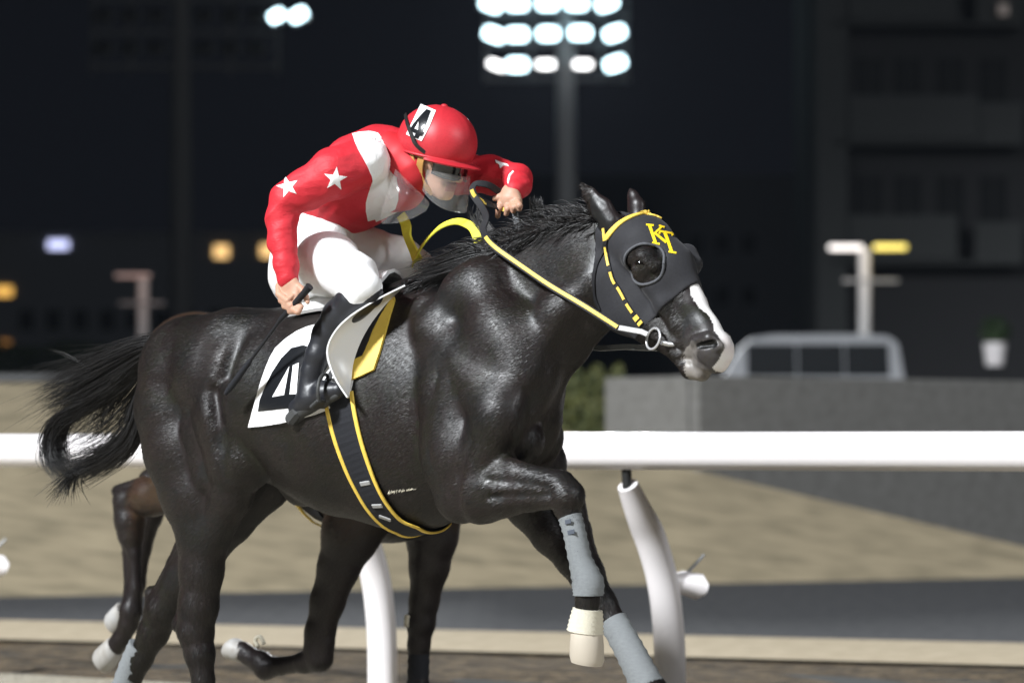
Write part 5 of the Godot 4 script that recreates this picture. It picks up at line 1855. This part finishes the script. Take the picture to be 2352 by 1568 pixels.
func place() -> void:
	var fr := lane_frame(0.0)
	# ground under everything
	var gp := PlaneMesh.new()
	gp.size = Vector2(1200, 1200)
	var ground := setting("ground", gp, M.dark_ground)
	ground.position.y = -0.03
	# track, verge, strip, road: sheets one above the other by a few millimetres
	var t0 := fr * Vector3(-60, 0, 40)
	var t1 := fr * Vector3(60, 0, 40)
	setting("track", strip_mesh(t0, t1, fr * Vector3(60, 0, -2.98), fr * Vector3(-60, 0, -2.98), 60, 24, 0.02, 3), M.sand)
	var b0 := stretch(on_ground(0, 1469), on_ground(2352, 1530), 45.0)
	var b1 := stretch(on_ground(0, 1424), on_ground(2352, 1478), 45.0)
	var b2 := stretch(on_ground(0, 1371), on_ground(2352, 1326), 45.0)
	var near := [fr * Vector3(-52, -0.012, -2.9), fr * Vector3(58, -0.012, -2.9)]
	setting("verge", strip_mesh(near[0], near[1], b0[1] + Vector3(0, -0.012, 0), b0[0] + Vector3(0, -0.012, 0), 200, 14, 0.05, 4), M.verge_soil)
	var lift := Vector3(0, 0.004, 0)
	setting("path_strip", strip_mesh(b0[0] + lift, b0[1] + lift, b1[1] + lift, b1[0] + lift, 40, 4, 0.0), M.beige_strip)
	setting("road", strip_mesh(b1[0], b1[1], b2[1], b2[0], 40, 4, 0.0), M.asphalt)
	# bank of dry turf and the level ground on top
	var up0 := at_z(0, 886, 11.1 - 31.5)
	var up1 := at_z(2352, 886, 11.1 - 36.0)
	var top := stretch(up0, up1, 45.0)
	var wa := slope_point(1605, 1082, [b2[0], b2[1]], top)
	var wb := slope_point(2352, 1255, [b2[0], b2[1]], top)
	bank([b2[0], b2[1]], top, wa, wb)
	var far0: Vector3 = top[0] + Vector3(-200, 0.15, -420)
	var far1: Vector3 = top[1] + Vector3(200, 0.15, -420)
	setting("terrace", strip_mesh(top[0], top[1], far1, far0, 10, 10, 0.0), M.dark_ground)
	# --- inside rail
	var rail := thing("running_rail", "white tubular running rail on curved posts behind the horses", "rail", fr)
	put(rail, "rail_tube", tube([Vector3(-45, 1.062, -2.52), Vector3(-12, 1.062, -2.52), Vector3(12, 1.062, -2.52), Vector3(45, 1.062, -2.52)], 0.0745, 28), M.white_rail)
	for px in [1540, 878, -58, 2620, -900]:
		var base := H(px, 1560, -2.84)
		var s := base.x
		var prof := curve([Vector3(s, 0.925, -2.54), Vector3(s, 0.82, -2.615), Vector3(s, 0.70, -2.705), Vector3(s, 0.52, -2.79), Vector3(s, 0.30, -2.832), Vector3(s, 0.08, -2.84), Vector3(s, -0.15, -2.84)], 5)
		var rad := []
		for i in prof.size():
			rad.append(lerpf(0.042, 0.064, minf(1.0, i / 8.0)))
		var post := put(rail, "post", tube(prof, rad, 20), M.white_rail)
		put(post, "connector", tube([Vector3(s, 0.88, -2.54), Vector3(s, 1.0, -2.53)], 0.02, 12), M.black_metal)
		var cup := tube([Vector3(s, 0.53, -2.80), Vector3(s + 0.05, 0.525, -2.87), Vector3(s + 0.085, 0.51, -2.92), Vector3(s + 0.10, 0.50, -2.945)], [0.03, 0.05, 0.055, 0.03], 14)
		if px == 878:
			continue
		put(post, "reflector", cup, M.white_rail)
		put(post, "stay", tube([Vector3(s + 0.06, 0.57, -2.88), Vector3(s + 0.10, 0.64, -2.94)], 0.007, 6), M.steel_dull)
	# --- retaining wall cut into the bank
	var dirw := Vector3(cos(0.68), 0, -sin(0.68))
	var ta := at_z(1605, 862, wa.z).y
	var bw := Basis(dirw, Vector3.UP, dirw.cross(Vector3.UP))
	var wall := thing("retaining_wall", "grey concrete retaining wall rising behind the bank at the right", "wall", Transform3D(bw, Vector3(wa.x, 0, wa.z)))
	put(wall, "face", box(Vector3(6.0, (ta - 1.2) * 0.5, -0.2), Vector3(12.0, ta + 1.2, 0.4), Basis(), 0.012), M.concrete)
	var wc := at_z(1418, 985, wa.z - 0.75)
	var seg := Vector3(wc.x - wa.x, 0, wc.z - wa.z)
	var sd := seg.normalized()
	var bb := Basis(sd, Vector3.UP, sd.cross(Vector3.UP))
	put(wall, "end_face", box(Vector3.ZERO, Vector3(seg.length() + 0.02, ta + 0.3 - 0.01, 0.3), Basis(), 0.01), M.concrete, Transform3D(bw, Vector3(wa.x, 0, wa.z)).affine_inverse() * Transform3D(bb, Vector3(wa.x, 0, wa.z) + seg * 0.5 + Vector3(0, (ta - 0.3) * 0.5, -0.16)))
	# hedge beside the wall end
	leafy("hedge", "small green hedge beside the pale wall end", "hedge", at_z(1330, 985, wa.z - 1.2) + Vector3(-0.1, -0.5, 0), Vector3(1.0, at_z(1350, 852, wa.z - 1.2).y - at_z(1350, 985, wa.z - 1.2).y + 0.5, 0.6), 7000, Color(0.085, 0.088, 0.020), Color(0.030, 0.042, 0.012), 0.035, 1)
	leafy("hedge", "long dark hedge along the top of the bank at the left", "hedge", at_z(120, 868, 11.1 - 78.0) - Vector3(0, 0.4, 0), Vector3(9.5, 1.15, 1.4), 7000, Color(0.040, 0.060, 0.024), Color(0.022, 0.036, 0.016), 0.07, 2)
	# guard rail on the left, barrier on the right
	var g := thing("guard_rail", "low grey guard rail at the top of the bank", "guard rail", Transform3D(Basis(), at_z(150, 880, 11.1 - 37.0)))
	put(g, "beam", box(Vector3(0, 0.055, 0), Vector3(6.5, 0.08, 0.06), Basis(), 0.02), M.mast_dark)
	for x in [-2.6, -0.9, 0.8, 2.5]:
		put(g, "post", box(Vector3(x, -0.1, -0.06), Vector3(0.09, 0.34, 0.06), Basis(), 0.01), M.pole_grey)
	var z1 := 11.1 - 55.0
	parked_car()
	var pot := thing("planter", "white pot with a green bush behind the wall", "planter", Transform3D(Basis(), at_z(2286, 838, z1)))
	var pm := CylinderMesh.new()
	pm.top_radius = 0.19
	pm.bottom_radius = 0.14
	pm.height = 0.36
	put(pot, "pot", pm, M.white_rail, Transform3D(Basis(), Vector3(0, 0.17, 0)))
	foliage_part(pot, Vector3(0, 0.52, 0), Vector3(0.28, 0.24, 0.28), 300, Color(0.03, 0.06, 0.015), Color(0.012, 0.026, 0.01), 0.06, 9)
	# --- floodlight towers
	lit_tower()
	dark_tower()
	out_of_frame_tower("tall floodlight tower behind the camera to the left", KEY_AT)
	out_of_frame_tower("tall floodlight tower behind the camera to the right", FILL_AT)
	street_lamps()
	buildings()

func bank(foot: Array, top: Array, wa: Vector3, wb: Vector3) -> void:
	var cols := []
	var fa: Vector3 = crossing(foot, 1605)
	var ha: Vector3 = crossing(top, 1605)
	for k in 181:
		cols.append([foot[0].lerp(fa, k / 180.0), top[0].lerp(ha, k / 180.0)])
	var split := cols.size()
	var most := -wa.y / (wb.y - wa.y) * 0.98
	for k in 81:
		var h := wa + (wb - wa) * most * k / 80.0
		var px := 1176.0 + (h.x - EYE.x) / (EYE.z - h.z) * DESIGN_SCALE
		cols.append([crossing(foot, px), h])
	var st := begin()
	st.set_smooth_group(0)
	var rows := 22
	var at := func(k: int, i: int) -> Vector3:
		var p: Vector3 = (cols[k][0] as Vector3).lerp(cols[k][1], float(i) / rows)
		return p + Vector3(0, -0.006, 0)
	for k in cols.size() - 1:
		if k == split - 1:
			continue
		for i in rows:
			for p in [at.call(k, i), at.call(k + 1, i + 1), at.call(k + 1, i), at.call(k, i), at.call(k, i + 1), at.call(k + 1, i + 1)]:
				st.add_vertex(p)
	# the cut edge of the bank goes down steeply behind
	for k in range(split, cols.size() - 1):
		var p0: Vector3 = cols[k][1]
		var p1: Vector3 = cols[k + 1][1]
		var q := Vector3(0.25, -1.0, -0.6)
		for p in [p0, p1 + q, p1, p0, p0 + q, p1 + q]:
			st.add_vertex(p)
	st.index()
	st.generate_normals()
	setting("bank", st.commit(), M.dry_turf)

func parked_car() -> void:
	var D := 65.0
	var z := 11.1 - D
	var u := D / 8000.0
	var base := at_z(1870, 770, z)
	base.y -= 1.47
	var t := thing("parked_car", "pale car parked beyond the wall with only its roof and windows showing", "car", Transform3D(Basis(), base))
	var prof := [[-1.74, 0.62], [-1.40, 1.20], [-1.18, 1.40], [-0.8, 1.46], [0.9, 1.47], [1.34, 1.43], [1.50, 1.30], [1.60, 0.62]]
	var low := [[-2.35, 0.25], [-2.38, 0.42], [-2.2, 0.56], [-1.75, 0.60], [-1.62, 0.66], [1.56, 0.66], [1.64, 0.58], [1.66, 0.25]]
	var solid := func(pts: Array, half: float, in_top: float) -> ArrayMesh:
		var st := begin()
		var pv := PackedVector2Array()
		for p in pts:
			pv.append(Vector2(p[0], p[1]))
		var idx := Geometry2D.triangulate_polygon(pv)
		for s in [1.0, -1.0]:
			for i in range(0, idx.size(), 3):
				var q := [pv[idx[i]], pv[idx[i + 1]], pv[idx[i + 2]]].map(func(v): return Vector3(v.x, v.y, s * (half - maxf(0.0, v.y - 0.62) * in_top)))
				flat_tri(st, q[0], q[1], q[2], Vector3(0, 0.2, s).normalized())
		for i in pv.size():
			var a := pv[i]
			var b := pv[(i + 1) % pv.size()]
			var za := half - maxf(0.0, a.y - 0.62) * in_top
			var zb := half - maxf(0.0, b.y - 0.62) * in_top
			var n := Vector3(b.y - a.y, a.x - b.x, 0).normalized()
			if n.dot(Vector3((a.x + b.x) * 0.5, (a.y + b.y) * 0.5 - 0.9, 0)) < 0:
				n = -n
			flat_quad(st, [Vector3(a.x, a.y, za), Vector3(b.x, b.y, zb), Vector3(b.x, b.y, -zb), Vector3(a.x, a.y, -za)], n)
		return st.commit()
	put(t, "body", solid.call(low, 0.84, 0.0), M.car_paint)
	put(t, "cabin", solid.call(prof, 0.80, 0.28), M.car_paint)
	for w in [[-1.28, -0.42], [-0.34, 0.46], [0.54, 1.30]]:
		var m := box(Vector3((w[0] + w[1]) * 0.5, 1.0, 0.0), Vector3(w[1] - w[0] + 0.05, 0.62, 0.03), Basis(), 0.012)
		put(t, "window", m, M.glass_dark, Transform3D(Basis(Vector3.RIGHT, -0.273), Vector3(0, 0.03, 0.99)))
	for x in [-1.45, 1.0]:
		var wheel := put(t, "wheel", tube([Vector3(x, 0.3, 0.62), Vector3(x, 0.3, 0.86)], 0.3, 24), M.gasket)
		put(wheel, "rim", tube([Vector3(x, 0.3, 0.85), Vector3(x, 0.3, 0.87)], 0.19, 20), M.steel_dull)
	put(t, "tail_lamp", box(Vector3(1.62, 0.45, 0.7), Vector3(0.08, 0.14, 0.2), Basis(), 0.02), M.red_cloth)

func foliage_part(parent: Node3D, mid: Vector3, half: Vector3, count: int, c0: Color, c1: Color, size: float, sd: int) -> void:
	var r := RandomNumberGenerator.new()
	r.seed = sd
	var V := PackedVector3Array()
	var N := PackedVector3Array()
	var C := PackedColorArray()
	var I := PackedInt32Array()
	for n in count:
		var d := Vector3(r.randfn(), r.randfn(), r.randfn()).normalized()
		var p := mid + d * half * pow(r.randf(), 0.35) * r.randf_range(0.85, 1.08)
		leaf_into(V, N, C, I, p, d, size * r.randf_range(0.6, 1.3), c0.lerp(c1, r.randf()), r)
	put(parent, "leaves", mesh_of([V, N, C, I]), M.leaf)

func leaf_into(V: PackedVector3Array, N: PackedVector3Array, C: PackedColorArray, I: PackedInt32Array, p: Vector3, d: Vector3, s: float, c: Color, r: RandomNumberGenerator) -> void:
	var n := (d + Vector3(r.randfn(), r.randfn(), r.randfn()) * 0.6).normalized()
	var a := n.cross(Vector3(r.randfn(), r.randfn(), r.randfn())).normalized()
	var b := n.cross(a)
	var k := V.size()
	for q in [a * s, b * s * 0.5, -a * s, -b * s * 0.5]:
		V.append(p + q)
		N.append(n)
		C.append(c)
	I.append_array([k, k + 2, k + 1, k, k + 3, k + 2])

func leafy(called: String, label: String, category: String, base: Vector3, size: Vector3, count: int, c0: Color, c1: Color, leaf: float, sd: int) -> void:
	var t := thing(called, label, category, Transform3D(Basis(), base), "hedges")
	var r := RandomNumberGenerator.new()
	r.seed = sd
	var V := PackedVector3Array()
	var N := PackedVector3Array()
	var C := PackedColorArray()
	var I := PackedInt32Array()
	for n in count:
		var p := Vector3(r.randf_range(-0.5, 0.5), r.randf(), r.randf_range(-0.5, 0.5))
		var d := Vector3(0, 0, 1)
		match r.randi() % 5:
			0, 1, 2:
				p.z = 0.5 - 0.12 * r.randf()
			3:
				p.y = 1.0 - 0.1 * r.randf()
				d = Vector3.UP
		p.y += 0.06 * sin(p.x * 31.0) * p.y
		leaf_into(V, N, C, I, p * size, d, leaf * r.randf_range(0.6, 1.4), c0.lerp(c1, r.randf()), r)
	put(t, "leaves", mesh_of([V, N, C, I]), M.leaf)
	for k in 3:
		put(t, "stem", tube([Vector3((k - 1) * size.x * 0.3, -0.1, 0), Vector3((k - 1) * size.x * 0.3, size.y * 0.7, 0)], 0.02, 6), M.bark)

func lamp_head(parent: Node3D, mid: Vector3, w: float, h: float, tilt: float, roll: float, lit: Material, shell: Material = M.pole_grey) -> void:
	var o := Node3D.new()
	o.name = "lamp_head"
	o.transform = Transform3D(Basis(Vector3(0, 0, 1), roll) * Basis(Vector3.RIGHT, tilt), mid)
	parent.add_child(o, true)
	put(o, "housing", box(Vector3(0, 0, -0.16), Vector3(w + 0.06, h + 0.06, 0.26), Basis(), 0.05), shell)
	# a wide glass with rounded ends
	var st := begin()
	var ring := []
	for k in 32:
		var an := TAU * k / 32.0
		ring.append(Vector3(signf(cos(an)) * pow(absf(cos(an)), 0.45) * w * 0.5, signf(sin(an)) * pow(absf(sin(an)), 0.55) * h * 0.5, 0.004))
	for k in 32:
		flat_tri(st, Vector3(0, 0, 0.012), ring[k], ring[(k + 1) % 32], Vector3(0, 0, 1))
	put(o, "lamp_glass", st.commit(), lit)

func lit_tower() -> void:
	var D := 110.0
	var z := 11.1 - D
	var u := D / 8000.0
	var base := at_z(1300, 900, z)
	var t := thing("floodlight_tower", "tall floodlight mast with rows of blazing lamps behind the jockey", "floodlight", Transform3D(Basis(), base), "floodlight masts")
	var P := func(px: float, py: float, dz := 0.0) -> Vector3: return at_z(px, py, z) - base + Vector3(0, 0, dz)
	put(t, "mast", tube([P.call(1300, 960), P.call(1300, 500), P.call(1300, 180), P.call(1300, -60)], [0.36, 0.32, 0.29, 0.24], 20), M.pole_pale)
	for y in [38, 104, 182, -40]:
		put(t, "cross_arm", box(P.call(1282, y, 0.1), Vector3(330 * u, 0.14, 0.16), Basis(), 0.02), M.pole_grey)
	for x in [1115, 1220, 1380, 1440]:
		put(t, "upright", box(P.call(x, 70, 0.05), Vector3(0.10, 240 * u, 0.10), Basis(), 0.01), M.pole_grey)
	var rows := [[[1128, 15], [1188, 14], [1258, 13], [1324, 13], [1393, 13]], [[1135, 84], [1188, 84], [1259, 82], [1332, 80], [1411, 81]], [[1141, 154], [1188, 153], [1253, 152], [1338, 152], [1412, 150]], [[1128, -55], [1188, -55], [1258, -56], [1324, -56], [1393, -56]]]
	for r in rows.size():
		for k in 5:
			var q: Array = rows[r][k]
			var dim := r == 2 and k in [0, 2, 3]
			lamp_head(t, P.call(q[0], q[1], 0.55), (47 if not dim else 40) * u, (28 if not dim else 16) * u, -0.12, (-0.35 if k == 0 else 0.32 if k == 4 else 0.0), M.lamp_white if not dim else M.lamp_soft)

func dark_tower() -> void:
	var D := 85.0
	var z := 11.1 - D
	var u := D / 8000.0
	var base := at_z(415, 900, z)
	var t := thing("floodlight_tower", "unlit dark floodlight mast at the left with two lamps glowing at its right end", "floodlight", Transform3D(Basis(), base), "floodlight masts")
	var P := func(px: float, py: float, dz := 0.0) -> Vector3: return at_z(px, py, z) - base + Vector3(0, 0, dz)
	put(t, "mast", tube([P.call(415, 950), P.call(415, 400), P.call(415, -40)], [0.29, 0.27, 0.22], 18), M.mast_dark)
	for y in [154, 76, 0]:
		put(t, "cross_arm", box(P.call(425, y, 0.1), Vector3(430 * u, 0.11, 0.14), Basis(), 0.02), M.mast_dark)
	for x in [212, 300, 530, 638]:
		put(t, "upright", box(P.call(x, 60, 0.05), Vector3(0.08, 220 * u, 0.08), Basis(), 0.01), M.mast_dark)
	for y in [110, 36]:
		for x in [240, 300, 360, 470, 530, 590]:
			lamp_head(t, P.call(x, y, 0.4), 40 * u, 28 * u, -0.2, 0.0, M.lamp_off, M.mast_dark)
	lamp_head(t, P.call(638, 42, 0.5), 34 * u, 24 * u, -0.1, 0.5, M.lamp_white)
	lamp_head(t, P.call(688, 40, 0.5), 38 * u, 26 * u, -0.1, 0.5, M.lamp_white)

func out_of_frame_tower(label: String, at: Vector3) -> void:
	var out := (at * Vector3(1, 0, 1)).normalized()
	var back := at + out * 3.2
	var t := thing("floodlight_tower", label, "floodlight", Transform3D(Basis(Vector3.UP, atan2(-out.x, -out.z)), Vector3(back.x, 0, back.z)), "floodlight masts")
	put(t, "mast", tube([Vector3(0, 0, -0.5), Vector3(0, at.y + 2, -0.5)], [0.4, 0.25], 16), M.pole_grey)
	for y in [at.y - 1.2, at.y, at.y + 1.2]:
		put(t, "cross_arm", box(Vector3(0, y - 0.5, -0.2), Vector3(4.6, 0.12, 0.14), Basis(), 0.02), M.pole_grey)
		for k in 5:
			lamp_head(t, Vector3((k - 2) * 0.95, y, 0.2), 0.7, 0.5, 0.4, 0.0, M.lamp_white)

func street_lamps() -> void:
	var z := 11.1 - 70.0
	var u := 70.0 / 8000.0
	var base := at_z(1985, 860, z)
	var t := thing("street_lamp", "street lamp with two arms, one glowing white and one yellow", "street lamp", Transform3D(Basis(), base), "street lamps")
	var P := func(px: float, py: float, dz := 0.0) -> Vector3: return at_z(px, py, z) - base + Vector3(0, 0, dz)
	put(t, "pole", tube([P.call(1985, 880), P.call(1987, 700), P.call(1987, 572)], [0.125, 0.12, 0.115], 14), M.pole_pale)
	put(t, "cross_bar", box(P.call(1999, 645, 0.1), Vector3(128 * u, 8 * u, 0.08), Basis(), 0.01), M.pole_grey)
	put(t, "lamp", box(P.call(1942, 569, 0.12), Vector3(78 * u, 12 * u, 0.16), Basis(), 0.03), M.lamp_pinkish)
	put(t, "lamp", box(P.call(2044, 568, 0.12), Vector3(76 * u, 12 * u, 0.16), Basis(), 0.03), M.lamp_yellow)
	small_light(at_z(1942, 590, z + 0.9), Color(1.0, 0.93, 0.90), 0.16)
	small_light(at_z(2044, 590, z + 0.9), Color(1.0, 0.85, 0.55), 0.12)
	var b2 := at_z(328, 860, z)
	var s := thing("street_lamp", "dim street lamp with one arm at the far left", "street lamp", Transform3D(Basis(), b2), "street lamps")
	var Q := func(px: float, py: float, dz := 0.0) -> Vector3: return at_z(px, py, z) - b2 + Vector3(0, 0, dz)
	put(s, "pole", tube([Q.call(327, 880), Q.call(328, 700), Q.call(328, 640)], [0.12, 0.11, 0.11], 14), M.pole_pale)
	put(s, "cross_bar", box(Q.call(326, 697, 0.1), Vector3(104 * u, 8 * u, 0.08), Basis(), 0.01), M.pole_grey)
	put(s, "lamp", box(Q.call(305, 633, 0.1), Vector3(82 * u, 9 * u, 0.14), Basis(), 0.03), M.lamp_dim)
	small_light(at_z(318, 655, z + 1.0), Color(1.0, 0.80, 0.72), 0.10)

func small_light(at: Vector3, c: Color, e: float) -> void:
	var l := OmniLight3D.new()
	l.name = "street_light"
	l.light_color = c
	l.light_energy = e
	l.light_size = 0.25
	l.omni_range = 60.0
	l.omni_attenuation = 2.0
	l.shadow_enabled = true
	l.position = at
	add_child(l, true)

func buildings() -> void:
	# apartment block on the right: parapets of balconies catch the floodlight
	var D := 92.0
	var z := 11.1 - D
	var u := D / 8000.0
	var base := at_z(2130, 900, z)
	var t := thing("apartment_building", "dark apartment block with stacked balconies at the right", "building", Transform3D(Basis(), base))
	var P := func(px: float, py: float, dz := 0.0) -> Vector3: return at_z(px, py, z) - base + Vector3(0, 0, dz)
	put(t, "wall", box(P.call(2230, 250, -4.0), Vector3(720 * u, 1500 * u, 5.0), Basis(), 0.02), M.facade_dark)
	put(t, "corner_pier", box(P.call(1912, 250, -0.9), Vector3(72 * u, 1500 * u, 1.6), Basis(), 0.02), M.facade)
	for k in 6:
		var y := 610 - k * 275 - 180
		var w := 250 if k % 2 == 0 else 300
		put(t, "balcony_parapet", box(P.call(1950 + w * 0.5, y + 115, 0.0), Vector3(w * u, 104 * u, 0.15), Basis(), 0.02), M.facade)
		put(t, "balcony_slab", box(P.call(2130, y + 172, -0.9), Vector3(440 * u, 10 * u, 1.6), Basis(), 0.02), M.facade)
		put(t, "balcony_parapet", box(P.call(2300, y + 125, -0.3), Vector3(110 * u, 96 * u, 0.15), Basis(), 0.02), M.facade)
		for x in [2010, 2100, 2200, 2300]:
			var wn := put(t, "window", box(P.call(x, y + 40, -1.47), Vector3(62 * u, 150 * u, 0.06), Basis(), 0.01), M.glass_dark)
			put(wn, "frame", box(P.call(x, y + 40, -1.43), Vector3(5 * u, 150 * u, 0.06), Basis(), 0.01), M.facade_dark)
	put(t, "wall_lamp", box(P.call(2303, 24, 0.2), Vector3(22 * u, 26 * u, 0.1), Basis(), 0.02), M.lamp_faint)
	# low buildings on the left
	var z2 := 11.1 - 150.0
	var u2 := 150.0 / 8000.0
	var b2 := at_z(320, 900, z2)
	var s := thing("low_building", "long low dark building with a few lit windows at the left", "building", Transform3D(Basis(), b2))
	var Q := func(px: float, py: float, dz := 0.0) -> Vector3: return at_z(px, py, z2) - b2 + Vector3(0, 0, dz)
	put(s, "wall", box(Q.call(300, 735, -3), Vector3(860 * u2, 390 * u2, 6), Basis(), 0.02), M.facade_mid)
	put(s, "roof", box(Q.call(300, 538, -3), Vector3(880 * u2, 8 * u2, 6.6), Basis(), 0.02), M.facade_mid)
	for q in [[133, 562, 46, 20, "lamp_cool"], [508, 578, 32, 28, "lamp_warm"], [614, 576, 30, 28, "lamp_warm"], [8, 669, 38, 22, "lamp_amber"], [8, 790, 30, 16, "lamp_ember"]]:
		var w := put(s, "lit_window", box(Q.call(q[0], q[1], 0.05), Vector3(q[2] * u2, q[3] * u2, 0.06), Basis(), 0.01), M[q[4]])
		put(w, "frame", box(Q.call(q[0], q[1] + q[3] * 0.56, 0.06), Vector3(q[2] * u2 * 1.1, 2.5 * u2, 0.10), Basis(), 0.01), M.facade_dark)
	for k in 9:
		put(s, "window", box(Q.call(60 + k * 62, 735, 0.05), Vector3(34 * u2, 46 * u2, 0.06), Basis(), 0.01), M.glass_dark)
	var mid := at_z(1600, 900, z2 - 30)
	var m := thing("low_building", "low dark building far behind the horse's head", "building", Transform3D(Basis(), mid))
	var R := func(px: float, py: float, dz := 0.0) -> Vector3: return at_z(px, py, z2 - 30) - mid + Vector3(0, 0, dz)
	put(m, "wall", box(R.call(1560, 700, -3), Vector3(760 * 0.0225, 600 * 0.0225, 6), Basis(), 0.02), M.facade_mid)
	for k in 6:
		put(m, "window", box(R.call(1420 + k * 60, 560, 0.05), Vector3(30 * 0.0225, 40 * 0.0225, 0.06), Basis(), 0.01), M.glass_dark)
		put(m, "window", box(R.call(1420 + k * 60, 680, 0.05), Vector3(30 * 0.0225, 40 * 0.0225, 0.06), Basis(), 0.01), M.glass_dark)

# ---------------------------------------------------------------- the scene
func _ready() -> void:
	rng.seed = 7
	lens_and_light()
	materials()
	lamp_materials()
	place()
	horse_one()
	horse_two()
	tack()
	rider()
